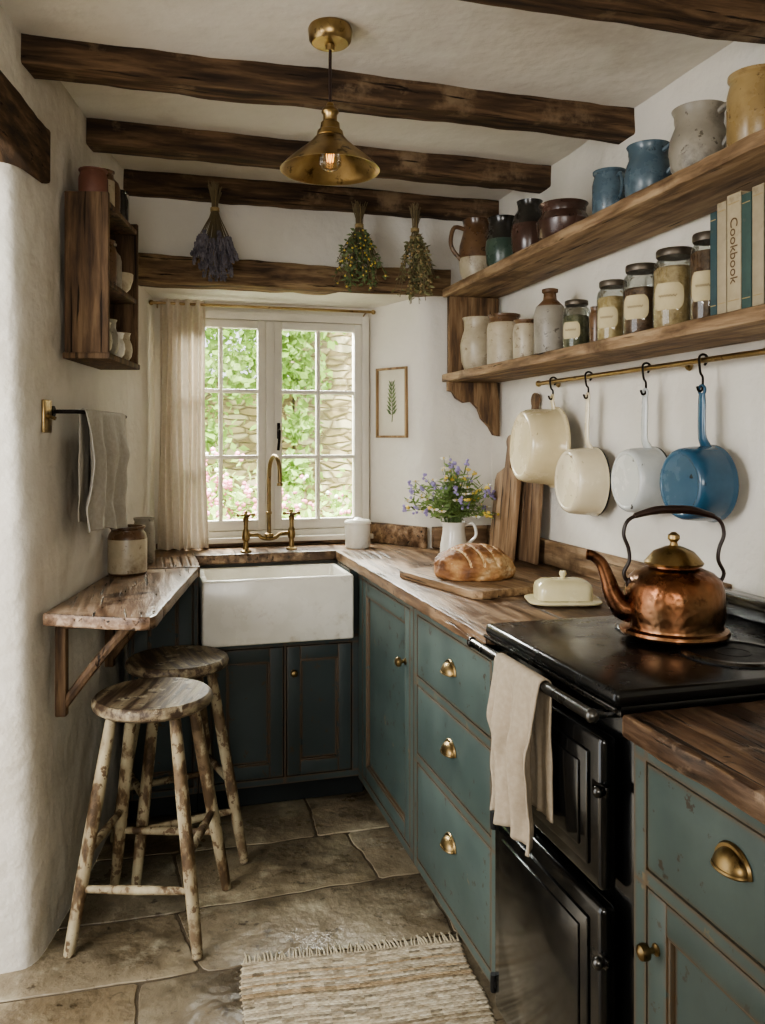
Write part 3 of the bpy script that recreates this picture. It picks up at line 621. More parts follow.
mb.done('rail','hook',parent=TR)
ax=Vector((math.sin(-RW),math.cos(-RW),0)); nx=Vector((math.cos(-RW),-math.sin(-RW),0))
c=Vector((xl(2.5),2.5,1.4805))+ax*.29+nx*.07
drape('hand_towel','linen2',c,ax,nx,.46,.36,.33,.009,'crumpled grey-beige linen towel hanging from the iron rail',3.3,.012,2.4)
SW=empty('light_switch',(xl(2.455),2.455,1.42),RW,'aged brass toggle light switch on the plaster wall','light switch')
mb=MB(); mb.box((.004,0,.045),(.008,.065,.09),.003); mb.done('switch_plate','brass',parent=SW)
mb=MB(); mb.lathe([(.009,0),(.009,.004),(.006,.006),(0,.006)],12,M=Matrix.Translation((.008,0,.045))@Matrix.Rotation(pi/2,4,'Y')); mb.tube([(.012,0,.045),(.028,0,.038)],[.004,.0055],8,1); mb.done('toggle','brassd',parent=SW)
# ------------------------------------------------------------------ stools
ST=empty('stool',(.03,2.53,0),math.radians(-18),'round wooden stool with chipped cream paint by the wall table','stool',group='round painted stools')
mb=MB(); mb.lathe([(0,.622),(.12,.622),(.155,.626),(.168,.634),(.172,.646),(.168,.658),(.16,.664),(.12,.660),(0,.656)],44); mb.done('seat','stoolseat',parent=ST)
def legpt(a,z): 
    k=(.63-z)/.63; r=.125+.125*k; return Vector((r*math.cos(a),r*math.sin(a),z))
A=[pi/4+k*pi/2 for k in range(4)]
for a in A:
    mb=MB(); mb.tube([legpt(a,.002),legpt(a,.2),legpt(a,.42),legpt(a,.626)],[.015,.019,.019,.016],12,3); mb.done('leg','stool',parent=ST)
for (i,j,zz) in ((0,1,.19),(1,2,.26),(2,3,.17),(3,0,.26)):
    mb=MB(); p,q=legpt(A[i],zz),legpt(A[j],zz); mb.tube([p,p.lerp(q,.5),q],[.0095,.0125,.0095],10,3); mb.done('rung','stool',parent=ST)
S2=copy_thing(ST,(.115,2.925,0),math.radians(12)); S2['label']='round wooden stool with chipped cream paint, tucked behind the other'
# ------------------------------------------------------------------ rug
RG=empty('rug',(.49,1.625,0),math.radians(-6),'flat speckled grey-beige woven rag rug with a fringed end','rug')
mb=MB(); Lw,Ll=.60,1.2; nr=150; rd=random.Random(8)
for j in range(nr):
    q=rd.random()
    base=(1.04,1.02,.99) if q<.5 else ((.88,.87,.86) if q<.8 else ((.88,.82,.75) if q<.92 else (.74,.71,.67)))
    ph0=(j%2)*pi
    for sgm in range(20):
        v_=rd.choice([1.0,1.04,.95,.88,1.06,.78 if rd.random()<.4 else .97])
        def f(u,v):
            uu=(sgm+u)/20; x=(uu-.5)*Lw; yy=((j+v)/nr-.5)*Ll
            e=0 if (uu<=0 or uu>=1) else 1
            xx=x+.004*math.sin(yy*22)+(.003*math.sin(j*2.1) if e==0 else 0)
            return Vector((xx,yy+.004*math.sin(uu*9),(.003+.0036*math.sin(pi*v)**.6 if 0<v<1 else .0035)*(1 if e else .5)+.0008*math.sin(uu*230+ph0)+.0012*noise.noise(Vector((x*6,yy*6,0)))))
        mb.grid(8,3,f,col=tuple(min(1.3,c*v_) for c in base)+(1,))
mb.done('woven_body','rug',parent=RG,recalc=False,sharp=180)
for sg in (1,-1):
    mb=MB()
    for i in range(64):
        x=-Lw/2+.006+i*(Lw-.012)/63+R(-.002,.002); l=R(.025,.045); dx=R(-.012,.012)
        mb.tube([(x,sg*(Ll/2-.01),.006),(x+dx*.3,sg*(Ll/2+l*.4),.006),(x+dx,sg*(Ll/2+l),.004)],[.003,.0028,.0015],5,2)
    mb.done('fringe','fringe',parent=RG,kind='stuff')
# ------------------------------------------------------------------ pendant lamp
PL=empty('pendant_lamp',(.447,2.03,2.07),0,'brass pendant lamp with a wide conical shade hung from the ceiling','lamp')
mb=MB(); mb.lathe([(0,.352),(.052,.352),(.055,.345),(.052,.32),(.045,.312),(.012,.308),(.01,.295),(0,.295)],32); mb.done('ceiling_rose','brass',parent=PL)
mb=MB(); mb.tube([(0,0,.16),(0,0,.23),(0,0,.3)],.004,8,1); mb.done('cord','brown_handle',parent=PL)
mb=MB(); mb.lathe([(0,.165),(.008,.165),(.011,.155),(.019,.15),(.022,.142),(.017,.135),(.017,.12),(.023,.115),(.025,.098),(.031,.095),(.034,.083),(.03,.078),(0,.078)],24); mb.done('lamp_holder','brass',parent=PL)
mb=MB(); mb.lathe([(.028,.082),(.038,.078),(.046,.068),(.062,.054),(.09,.031),(.113,.010),(.121,.001),(.1235,-.002),(.119,-.001),(.111,.008),(.088,.028),(.06,.051),(.044,.064),(.034,.073),(.028,.076)],56); mb.done('lamp_shade','brass',parent=PL)
mb=MB(); mb.lathe([(.012,.08),(.013,.06),(.022,.045),(.028,.025),(.028,.012),(.018,.0),(0,-.005)],20); BU=mb.done('bulb','bulbglass',parent=PL)
mb=MB(); mb.tube([(-.008,0,.06),(-.009,0,.035),(-.006,0,.018),(-.003,0,.04),(0,0,.016),(.003,0,.04),(.006,0,.018),(.009,0,.035),(.008,0,.06)],.0011,5,4); mb.done('filament','filament',parent=BU)
# ------------------------------------------------------------------ herbs
def bunch(name,label,x,yv,ztop,zbot,kind,width):
    E=empty(name,(x,yv,zbot),0,label,'dried herbs'); H=ztop-zbot; zt=H*.74
    st=MB(); hd=MB(); rd=random.Random(int(x*1000))
    n=64 if kind=='lav' else 46
    for i in range(n):
        a=rd.uniform(0,6.28); rr=rd.random()**.5; bx=math.cos(a)*rr*width/2; by=math.sin(a)*rr*width*.3
        zb=rd.uniform(0,.25)*H+.15*H*rr
        top=Vector((bx*.3,by*.2,zt+rd.uniform(.5,1)*(H-zt))); tie=Vector((bx*.12,by*.12,zt)); md=Vector((bx*.6,by*.6,(zt+zb)/2)); end=Vector((bx,by,zb))
        st.tube([top,tie,md,end],.0014,4,3)
        if kind=='lav':
            for k in range(10):
                t=k/10; p=md.lerp(end,.1+.9*t)
                for q in range(3): hd.ball(p+Vector((rd.uniform(-.006,.006),rd.uniform(-.006,.006),0)),(.0045,.0045,.007),seg=6)
        else:
            for k in range(17):
                t=rd.uniform(.1,1); p=tie.lerp(md,t*2) if t<.5 else md.lerp(end,t*2-1)
                hd.leaf(p,rd.uniform(.016,.032),rd.uniform(.008,.014),0,(rd.uniform(-1,1),rd.uniform(-1,.6),rd.uniform(-1,.3)))
                if k%5==0 and kind=='mix': hd.ball(p+Vector((rd.uniform(-.01,.01),-.006,0)),.005,1,6)
                if k%9==0 and kind=='green': hd.ball(p+Vector((rd.uniform(-.01,.01),-.006,0)),.0045,1,6)
    st.done('stems','drystem',parent=E)
    hd.done('flower_heads' if kind=='lav' else 'leaves',['lav'] if kind=='lav' else (['drygreen','fl_y'] if kind=='green' else ['dryleaf','twine']),parent=E,recalc=False)
    tw=MB(); tw.lathe([(.0145,-.008),(.018,-.006),(.016,-.003),(.018,0),(.016,.003),(.018,.006),(.0145,.008)],14,c=(0,0,zt))
    tw.tube([(0,-.014,zt),(.003,-.012,H*.9),(0,.03,H+.005)],.0012,4,2); tw.done('twine','twine',parent=E)
bunch('lavender_bunch','bunch of dried lavender tied with twine hanging from a beam',.266,3.25,2.39,1.965,'lav',.18)
bunch('herb_bunch','bunch of green drying herbs tied with twine hanging from a beam',.835,3.25,2.36,1.965,'green',.23)
bunch('herb_bunch','bunch of brownish dried flowers and herbs hanging from a beam',1.07,3.25,2.37,1.935,'mix',.19)
# ------------------------------------------------------------------ shelves right
SH=empty('wall_shelf',(1.455,2.2,0),0,'two-tier rustic oak wall shelf with carved end bracket','shelf')
def shelfboard(z0,z1,seed):
    mb=MB(); mb.prism([(p[0]-1.455,p[1]-2.2) for p in jag([(1.212,1.0),(1.452,1.0),(1.452,3.315),(1.212,3.315)],.035,.0022,seed)],z0,z1,.005); return mb.done('shelf_board','shelf',parent=SH)
shelfboard(2.0,2.035,1); shelfboard(1.643,1.677,2)
mb=MB(); mb.box((-.118,1.08,1.838),(.225,.026,.323),.004); mb.done('end_panel','shelfZ',parent=SH)
br=[(-.235,1.642),(-.235,1.605),(-.215,1.60),(-.20,1.575),(-.165,1.555),(-.13,1.56),(-.10,1.53),(-.085,1.49),(-.05,1.455),(-.03,1.42),(-.004,1.415),(-.004,1.642)]
mb=MB(); MM=Matrix.Translation((0,1.09,0))@Matrix.Rotation(pi/2,4,'X'); mb.prism(br,0,.03,.003,M=MM); mb.done('bracket','shelfZ',parent=SH)
HR=empty('hanging_rail',(1.40,2.0,1.607),0,'long brass hanging rail beneath the wall shelf','rail')
mb=MB(); mb.tube([(0,.80,0),(0,0,0),(0,-1.0,0)],.0075,12,1); mb.ball((0,.80,0),.012); mb.done('rod','brass',parent=HR)
for yy in (.76,.0,-.7):
    mb=MB(); mb.tube([(0,yy,0),(.03,yy,0),(.058,yy,0)],.005,8,1); mb.lathe([(0,0),(.016,0),(.012,.006),(0,.007)],14,M=Matrix.Translation((.06,yy,0))@Matrix.Rotation(-pi/2,4,'Y'))
    mb.done('rail_mount','brass',parent=HR)
def hook(yy,zlow):
    mb=MB(); h=1.607-zlow
    pts=[(.004,0,-.012),(.013,0,.0),(.010,0,.011),(0,0,.0155),(-.011,0,.010),(-.0125,0,-.004),(-.009,0,-h*.45),(-.002,0,-h*.6),(-.002,0,-h*.9),(-.004,0,-h-.006),(-.014,0,-h-.008),(-.019,0,-h+.004)]
    mb.tube(pts,.0032,7,3); mb.done('hanging_hook','hook',loc=(1.40,yy,1.607),label='blackened iron hook over the brass rail',cat='hook',group='pan hooks on the brass rail')
def pan(label,yy,zc,r,dp,mt,zh,tilt=(0,0,0),inner='white_in',rimm='iron',hw=.011,off=.03,roll=.0):
    hook(yy,zh)
    E=empty('saucepan',(1.396,yy,zh),0,label,'pan',rot=tilt)
    cz=zc-zh; mb=MB(); MM=Matrix.Translation((off,0,cz))@Matrix.Rotation(-pi/2,4,'Y')
    q=roll
    pr=[(r*.97,0),(r*1.03+q,-.002),(r*1.035+q,.004),(r+q*.5,.009),(r,.012),(r*.985,dp*.5),(r*.95,dp*.85),(r*.90,dp*.96),(r*.84,dp),(r*.78,dp*.99),(r*.77,dp*.975),(0,dp*.975),(0,dp*.94),(r*.76,dp*.94),(r*.9,dp*.82),(r*.955,dp*.5),(r*.97,0)]
    mb.lathe(pr,48,mi=lambda i,z:(2 if i in (0,1) else (1 if i>11 else 0)),M=MM); mb.done('pan_body',[mt,inner,rimm],parent=E,sharp=50)
    mb=MB(); zt=cz+r
    mb.tube([(off-.012,0,zt-.012),(off*.3,0,zt+.004),(.0,0,zt+.03),(0,0,-.045 if zt<-.08 else zt*.5),(0,0,-.016)],[hw*1.6,hw*1.3,hw,hw,hw*.8],12,4,flat=.5,up=Vector((1,0,0)))
    mb.tube([(0,.012*math.sin(2*pi*k/12),-.005-.012*math.cos(2*pi*k/12)) for k in range(13)],.0038,8,2)
    mb.done('pan_handle',[mt],parent=E)
pan('large deep cream enamel pot with rolled rim hanging from the rail',2.685,1.375,.134,.13,'cream_deep',1.553,(0,.05,-.12),off=.018,rimm='cream_deep',roll=.005)
pan('cream enamel saucepan with long handle hanging from the rail',2.44,1.265,.110,.10,'cream_en',1.545,(0,.02,-.08),hw=.012)
pan('pale grey enamel saucepan hanging from the brass rail',2.115,1.283,.096,.09,'grey_en',1.54,(0,.02,-.05),hw=.014)
pan('bright blue enamel saucepan hanging from the brass rail',1.86,1.287,.098,.10,'blue_en',1.535,rimm='blue_en',hw=.014)
# ------------------------------------------------------------------ vessels
def vessel(name,label,loc,prof,mats,mi=0,handle=None,cat='jar',group=None,rz=0,seg=32):
    if handle:
        E=empty(name,loc,rz,label,cat,group)
        mb=MB(); mb.lathe(prof,seg,mi); mb.done('body',mats,parent=E)
        r0,za,ro,zb,th,r1=handle; mb=MB(); mb.tube([(r0-.004,0,za),(ro*.85,0,za+.008),(ro,0,(za*2+zb)/3),(ro*.92,0,(za+2*zb)/3),(r1-.004,0,zb)],th,8,4); mb.done('handle',[mats[0]],parent=E)
        return E
    mb=MB(); mb.lathe(prof,seg,mi); return mb.done(name,mats,loc=loc,rot=(0,0,rz),label=label,cat=cat,group=group)
def crock(r,h,neck=.8): return [(0,0),(r*.9,0),(r,.008),(r*1.0,h*.74),(r*.93,h*.84),(r*neck,h*.9),(r*neck*1.0,h*.93),(r*neck*1.1,h*.96),(r*neck*1.1,h),(r*neck*.95,h),(r*neck*.92,h*.9),(r*.9,h*.7),(r*.88,.02),(0,.02)]
def jugp(r,h,neck=.66,belly=.4): return [(0,0),(r*.66,0),(r*.72,.006),(r*.93,h*.2),(r,h*belly),(r*.95,h*.6),(r*.78,h*.78),(r*neck,h*.86),(r*neck*1.0,h*.93),(r*neck*1.1,h),(r*neck*1.02,h),(r*neck*.9,h*.9),(r*.7,h*.76),(r*.88,h*.5),(r*.6,.02),(0,.02)]
def bowlp(r,h): return [(0,0),(r*.45,0),(r*.48,.008),(r*.8,h*.35),(r*.98,h*.75),(r,h),(r*.95,h),(r*.92,h*.75),(r*.74,h*.38),(r*.4,.02),(0,.018)]
def bottle(r,h): return [(0,0),(r*.92,0),(r,.008),(r,h*.62),(r*.85,h*.74),(r*.42,h*.84),(r*.38,h*.93),(r*.5,h*.945),(r*.5,h*.99),(r*.36,h),(0,h*.98)]
Z2=2.036;Z1=1.678
rc=math.radians(215)
vessel('stoneware_jug','tall brown and cream stoneware jug on the upper shelf',(1.32,3.20,Z2),jugp(.074,.265,.72),['stone_brown','stone_cream'],mi=lambda i,z:1 if z<.11 else 0,handle=(.05,.225,.11,.1,.009,.07),cat='jug',rz=rc-.7)
vessel('glazed_jar','dark glazed jar with pale green band on the upper shelf',(1.33,2.965,Z2),jugp(.066,.215,.8,.45),['stone_dark','greenjar'],mi=lambda i,z:1 if z<.12 else 0)
vessel('glazed_jar','dark brown glazed round pot on the upper shelf',(1.33,2.73,Z2),jugp(.068,.215,.62,.45),['stone_red','stone_dark'],mi=lambda i,z:1 if z>.13 else 0)
vessel('glazed_bowl','low reddish-brown glazed bowl on the upper shelf',(1.32,2.46,Z2),jugp(.09,.13,.8,.55),['stone_red'],cat='bowl')
vessel('glazed_pot','small blue glazed pot on the upper shelf',(1.325,2.19,Z2),crock(.05,.155,.88),['teal_pot'],handle=(.044,.125,.076,.05,.005,.049),cat='pot',rz=rc+.9)
vessel('glazed_jug','blue glazed jug with round belly on the upper shelf',(1.32,1.985,Z2),jugp(.066,.16,.8,.45),['teal_pot'],handle=(.05,.135,.096,.07,.0065,.063),cat='jug',rz=math.radians(-75))
vessel('stoneware_jug','large pale grey stoneware jug with handle on the shelf',(1.32,1.77,Z2),jugp(.072,.178,.82,.45),['stone_grey'],handle=(.055,.155,.104,.07,.008,.069),cat='jug',rz=math.radians(-75))
vessel('glazed_crock','ochre yellow glazed crock at the shelf end',(1.32,1.57,Z2),crock(.062,.18,.88),['yellow_pot'],cat='crock')
vessel('stoneware_jar','tall cream stoneware jar on the lower shelf',(1.33,3.215,Z1),jugp(.072,.225,.8,.5),['stone_cream'])
vessel('stoneware_jar','cream stoneware crock with brown rim on the lower shelf',(1.33,2.95,Z1),crock(.066,.2,.85),['stone_cream','stone_brown'],mi=lambda i,z:1 if z>.165 else 0)
vessel('stoneware_jar','small cream stoneware crock on the lower shelf',(1.33,2.765,Z1),crock(.045,.155,.85),['stone_cream','stone_brown'],mi=lambda i,z:1 if z>.135 else 0)
vessel('stoneware_bottle','grey stoneware bottle with narrow neck on the lower shelf',(1.33,2.575,Z1),bottle(.055,.235),['stone_grey','stone_brown'],mi=lambda i,z:1 if z>.18 else 0,cat='bottle')
vessel('stoneware_jar','tiny brown jar between glass jars',(1.34,2.285,Z1),crock(.024,.13,.8),['stone_brown'])
def gjar(label,loc,r,h,content,fill,lidm='lid',group='glass storage jars on the lower shelf'):
    E=empty('glass_jar',loc,0,label,'jar',group)
    mb=MB(); mb.lathe([(0,0),(r*.93,0),(r,.007),(r,h*.76),(r*.92,h*.84),(r*.78,h*.88),(r*.78,h*.93)],32); mb.done('jar_body','jarglass',parent=E,recalc=False)
    mb=MB(); rr=r*.95; hf=h*fill; mb.lathe([(0,.004),(rr*.93,.004),(rr,.012),(rr,hf-.006),(rr*.9,hf),(rr*.4,hf+.005),(0,hf+.003)],28); mb.done('contents',content,parent=E)
    mb=MB(); mb.lathe([(0,h*.91),(r*.84,h*.91),(r*.86,h*.92),(r*.86,h*.985),(r*.82,h),(0,h)],32); mb.done('lid',lidm,parent=E)
    a0=rc; wv=.72
    mb=MB(); mb.grid(16,8,lambda u,v:Vector(((r+.0012)*math.cos(a0+(u-.5)*2*wv*(1-.3*abs(2*v-1)**4)),(r+.0012)*math.sin(a0+(u-.5)*2*wv*(1-.3*abs(2*v-1)**4)),h*.25+h*.32*v)))
    lb=mb.done('jar_label','paper',parent=E,recalc=False)
    mb=MB()
    mb.grid(24,1,lambda u,v:Vector(((r+.002)*math.cos(a0-.42+.84*u),(r+.002)*math.sin(a0-.42+.84*u),h*.41+.0028*math.sin(u*40)+.0024*v)))
    mb.done('faint_handwriting','ink',parent=lb,recalc=False)
gjar('glass jar of dried herbs with a metal lid',(1.33,2.395,Z1),.043,.165,'grain4',.7)
gjar('glass jar of dried pasta with paper label',(1.33,2.18,Z1),.046,.188,'grain3',.74)
gjar('glass jar of brown beans with metal lid',(1.33,2.03,Z1),.052,.205,'grain2',.68)
gjar('wide glass jar of oats with paper label',(1.33,1.88,Z1),.056,.215,'grain1',.78)
gjar('slim glass jar of dark grains near the books',(1.33,1.745,Z1),.045,.225,'grain2',.8)
def book(label,yc,th,h,dp,cover,title=None,lean=0):
    E=empty('book',(1.235,yc,Z1),0,label,'book',group='cookery books on the lower shelf',rot=(lean,0,0))
    mb=MB(); mb.box((.0035,0,h/2),(.007,th,h),.002); mb.box((dp/2,-th/2+.0015,h/2),(dp,.003,h),.001); mb.box((dp/2,th/2-.0015,h/2),(dp,.003,h),.001)
    mb.done('cover',cover,parent=E)
    mb=MB(); mb.box((dp/2+.002,0,h/2),(dp-.01,th-.007,h-.008),0); mb.done('pages','pages',parent=E)
    for q in (.92,.1):
        mb=MB(); mb.box((-.0002,0,h*q),(.001,th*.8,.002),0); mb.done('spine_band','goldink',parent=E)
    if title:
        cu=bpy.data.curves.new('t','FONT'); cu.body=title; cu.size=.033; cu.align_x='CENTER'; cu.align_y='CENTER'; cu.extrude=.0003
        to=bpy.data.objects.new('t',cu); COL.objects.link(to); bpy.context.view_layer.update()
        me=bpy.data.meshes.new_from_object(to.evaluated_get(bpy.context.evaluated_depsgraph_get())); bpy.data.objects.remove(to)
        me.materials.clear(); me.materials.append(M['ink'])
        o=bpy.data.objects.new('spine_title',me); COL.objects.link(o); o.parent=E
        X=Vector((0,0,-1)); Nn=Vector((-1,0,0)); Yv=Nn.cross(X)
        o.matrix_local=Matrix.Translation((-.0008,0,h*.52))@Matrix((X,Yv,Nn)).transposed().to_4x4()
book('slim teal cloth-bound book standing on the shelf',1.606,.022,.235,.17,'book_teal')
book('cream cloth-bound book standing on the shelf',1.578,.030,.25,.17,'book_cream')
book('thick tan cookery book with lettered spine',1.538,.044,.258,.18,'book_tan','Cookbook')
book('dark green cloth-bound book standing on the shelf',1.499,.030,.248,.17,'book_green')
book('cream cloth-bound book beside the green one',1.464,.034,.255,.17,'book_cream')
book('dark teal book standing on the shelf',1.427,.034,.245,.17,'book_teal')
# ------------------------------------------------------------------ left wall rack
o0=Vector((xl(2.575)+.012,2.575,1.635)); RK=empty('wall_rack',o0,RW,'small dark wooden open wall rack with one middle shelf','shelf')
hh=.485; LL=.385; dd=.125
mb=MB(); mb.box((dd/2,.009,hh/2),(dd,.018,hh),.003); mb.box((dd/2,LL-.009,hh/2),(dd,.018,hh),.003); mb.box((dd/2,LL/2,.009),(dd+.008,LL+.01,.018),.003); mb.box((dd/2,LL/2,hh-.03),(dd-.002,LL-.036,.016),.003); mb.box((.005,LL/2,hh/2),(.008,LL-.036,hh-.04),0); mb.done('rack_body','rack',parent=RK)
mb=MB(); mb.box((dd/2+.004,LL/2,.225),(dd-.012,LL-.037,.016),.003); mb.done('shelf_board','rack',parent=RK)
def onrack(x,y_,z): return o0+nx*x+ax*y_+Vector((0,0,z))
ht=hh-.021
vessel('terracotta_pot','small terracotta pot on top of the wall rack',onrack(.065,.063,ht),crock(.042,.10,.9),['terracotta'],cat='pot')
vessel('stoneware_jar','small pale lidded jar on top of the wall rack',onrack(.07,.145,ht),crock(.036,.125,.8),['stone_cream','stone_brown'],mi=lambda i,z:1 if z>.09 else 0)
vessel('glazed_jar','brown glazed bottle on top of the wall rack',onrack(.07,.222,ht),bottle(.034,.15),['stone_brown'])
vessel('stoneware_jar','dark squat jar on top of the wall rack',onrack(.07,.31,ht),crock(.038,.11,.85),['stone_dark'])
vessel('glazed_jar','dark bottle on the rack shelf',onrack(.08,.062,.234),bottle(.032,.175),['stone_dark'],cat='bottle')
vessel('stoneware_jar','brown stoneware jar on the rack shelf',onrack(.08,.138,.234),crock(.034,.14,.8),['stone_brown'])
vessel('stoneware_bottle','pale stoneware bottle on the rack shelf',onrack(.08,.213,.234),bottle(.031,.15),['stone_grey'],cat='bottle')
vessel('glazed_bowl','small cream bowl on the rack shelf',onrack(.08,.302,.234),bowlp(.046,.07),['stone_cream'],cat='bowl')
vessel('glazed_bowl','cream bowl in the bottom of the rack',onrack(.078,.066,.019),jugp(.041,.095,.85),['stone_cream'],cat='bowl')
vessel('stoneware_jar','pale grey pot in the bottom of the rack',onrack(.078,.15,.019),jugp(.039,.115,.8),['stone_grey'])
vessel('glazed_bowl','small white bowl in the bottom of the rack',onrack(.078,.232,.019),jugp(.039,.085,.85),['white_in'],cat='bowl')
vessel('stoneware_jar','cream squat jar in the bottom of the rack',onrack(.078,.318,.019),jugp(.042,.095,.8),['stone_cream'])
vessel('stoneware_crock','brown-topped stoneware crock on the wall table',(-.05,3.02,.9385),crock(.066,.165,.82),['stone_cream','stone_brown'],mi=lambda i,z:1 if i>2 else (1 if i<2 else 0),cat='crock')
vessel('stoneware_crock','grey stoneware crock behind the brown one',(.005,3.225,.9475),crock(.04,.165,.85),['stone_grey'],cat='crock')
vessel('canister','white ceramic canister by the window',(.885,3.47,.941),[(0,0),(.05,0),(.054,.006),(.054,.1),(.057,.102),(.057,.11),(.05,.118),(.02,.122),(.014,.128),(0,.13)],['ceramic'],cat='canister')
# ------------------------------------------------------------------ counter things
vessel('milk_jug','white ceramic jug holding wildflowers in the worktop corner',(1.17,3.07,.941),[(0,0),(.05,0),(.055,.005),(.053,.05),(.044,.1),(.043,.12),(.05,.14),(.047,.14),(.04,.12),(.04,.1),(.048,.05),(.04,.012),(0,.012)],['ceramic'],handle=(.046,.125,.088,.05,.006,.054),cat='jug',rz=math.radians(-15))
B=empty('wildflower_bouquet',(1.17,3.07,.956),0,'loose bunch of lilac, yellow and white wildflowers in the jug','flowers')
st=MB();lf=MB();fl=MB(); rd=random.Random(4)
for i in range(104):
    a=rd.uniform(0,6.28); rr=rd.random()**.55*.20; H=.36-rr*.85+rd.uniform(-.08,.05)
    e=Vector((math.cos(a)*rr-.012,math.sin(a)*rr*.6,max(H,.15))); b0=Vector((math.cos(a)*.012,math.sin(a)*.012,.0)); md=Vector((e.x*.2,e.y*.2,.14))
    st.tube([b0,md,(e+md)/2+Vector((0,0,.02)),e],.0012,4,3)
    for k in range(10):
        p=md.lerp(e,rd.uniform(.1,.95)); lf.leaf(p,rd.uniform(.02,.05),rd.uniform(.006,.012),0,(rd.uniform(-1,1),rd.uniform(-1,1),rd.uniform(-.2,1)))
    kd=rd.choice([0,0,0,1,1,1,2,2,2,4])
    if kd==0:
        for k in range(6): fl.ball(e+Vector((rd.uniform(-.007,.007),rd.uniform(-.007,.007),rd.uniform(-.02,.014))),.006,0,6)
    elif kd==1: 
        for k in range(4): fl.ball(e+Vector((rd.uniform(-.009,.009),rd.uniform(-.009,.009),rd.uniform(-.004,.004))),(.0075,.0075,.005),1,6)
    elif kd==2:
        for k in range(8): fl.leaf(e,.019,.011,2,(math.cos(k*.8),math.sin(k*.8),.25))
        fl.ball(e+Vector((0,0,.003)),.0045,1,6)
st.done('stems','stem',parent=B); lf.done('leaves','leaf',parent=B,recalc=False); fl.done('blossoms',['fl_v','fl_y','fl_w'],parent=B,recalc=False)
def paddle(label,loc,w,h,hl,th,mt,rot):
    body=[(-w/2,0),(-w/2,h-.04),(-w/2+.012,h-.015),(-w/2+.045,h),(-.02,h+.012),(-.016,h+hl-.03)]
    for k in range(9):
        a=math.radians(215-250*k/8); body.append((.026*math.cos(a),h+hl-.006+.026*math.sin(a)))
    body+=[(.016,h+hl-.03),(.02,h+.012),(w/2-.045,h),(w/2-.012,h-.015),(w/2,h-.04),(w/2,0)]
    mb=MB(); MM=Matrix.Rotation(pi/2,4,'Z')@Matrix.Rotation(pi/2,4,'X'); mb.prism(body[::-1],0,th,.003,M=MM)
    return mb.done('chopping_board',mt,loc=loc,rot=rot,label=label,cat='chopping board')
paddle('tall dark wooden paddle board leaning on the wall',(1.385,2.905,.942),.2,.48,.14,.018,'board3',(0,.075,0))
paddle('worn brown wooden paddle board leaning in the corner',(1.335,3.01,.943),.18,.34,.12,.02,'board2',(0,.1,.08))
Bd=MB(); w,l=.27,.47
Bd.prism([(x,y_) for x,y_ in [(-w/2+.02,-l/2),(w/2-.02,-l/2),(w/2,-l/2+.02),(w/2,l/2-.02),(w/2-.02,l/2),(-w/2+.02,l/2),(-w/2,l/2-.02),(-w/2,-l/2+.02)]],0,.024,.004)
Bd.done('bread_board','board',loc=(1.0,2.48,.9415),rot=(0,0,math.radians(12)),label='rectangular wooden bread board on the worktop',cat='bread board')
LF=empty('bread_loaf',(1.01,2.47,.967),math.radians(-14),'rustic round crusty bread loaf on the wooden board','bread')
def score(d):
    if d.z<.2: return 0
    s=d.x*.122; w_=.0075*(1-.5*abs(d.y))
    for (c,sl) in ((-.07,.5),(-.025,.45),(.02,.45),(.065,.5)):
        q=abs(s+d.y*.1*sl-c)
        if q<w_: return 1-q/w_
    return 0
def dirf(u,v): th=2*pi*u; ph=pi*v; return Vector((math.cos(th)*math.sin(ph),math.sin(th)*math.sin(ph),math.cos(ph)))
def loafp(u,v):
    d=dirf(u,v); n=1+.07*noise.noise(d*2.6)+.03*noise.noise(d*8)+.014*noise.noise(d*22)
    zz=d.z*.074*n+.03-.009*score(d)
    return Vector((d.x*.126*n,d.y*.105*n,max(zz,0.0)))
mb=MB(); mb.grid(190,100,loafp,mi=lambda u,v:1 if score(dirf(u,v))>.35 else 0); mb.done('crust',['crust','flour'],parent=LF,sharp=180)
BD=empty('butter_dish',(1.14,2.13,.941),math.radians(-16),'pale yellow ceramic butter dish with knobbed lid','butter dish')
def rr_(w,l,r,n=6):
    out=[]
    for cx,cy,a0 in ((w/2-r,l/2-r,0),(-w/2+r,l/2-r,90),(-w/2+r,-l/2+r,180),(w/2-r,-l/2+r,270)):
        for k in range(n+1):
            a=math.radians(a0+90*k/n); out.append((cx+r*math.cos(a),cy+r*math.sin(a)))
    return out
mb=MB(); mb.prism(rr_(.155,.11,.03),0,.006,.002); mb.prism(rr_(.205,.15,.04),.005,.013,.004); mb.done('dish','butter',parent=BD)
mb=MB(); lay=[(.155,.105,.014),(.155,.105,.042),(.147,.097,.056),(.122,.074,.066),(.06,.03,.07)]
vs=[];n=28
for (a,b_,z) in lay:
    for p in rr_(a,b_,min(.022,b_*.45)): vs.append((p[0],p[1],z))
fs=[(j*n+i,j*n+(i+1)%n,(j+1)*n+(i+1)%n,(j+1)*n+i) for j in range(len(lay)-1) for i in range(n)]; fs.append(tuple(range((len(lay)-1)*n,len(lay)*n)))
mb.add(vs,fs); mb.lathe([(.008,.064),(.006,.073),(.011,.081),(.009,.09),(0,.092)],16); mb.done('lid','butter',parent=BD,sharp=60)
K=empty('kettle',(1.10,1.56,.9825),math.radians(-16),'old hammered copper kettle with dark bail handle on the range','kettle')
mb=MB(); mb.lathe([(0,0),(.1,0),(.112,.003),(.114,.008),(.112,.014),(.102,.018),(.1,.024),(.104,.04),(.105,.07),(.103,.1),(.097,.118),(.082,.133),(.06,.142),(.052,.145),(.052,.152),(0,.15)],56); mb.done('body','copper',parent=K)
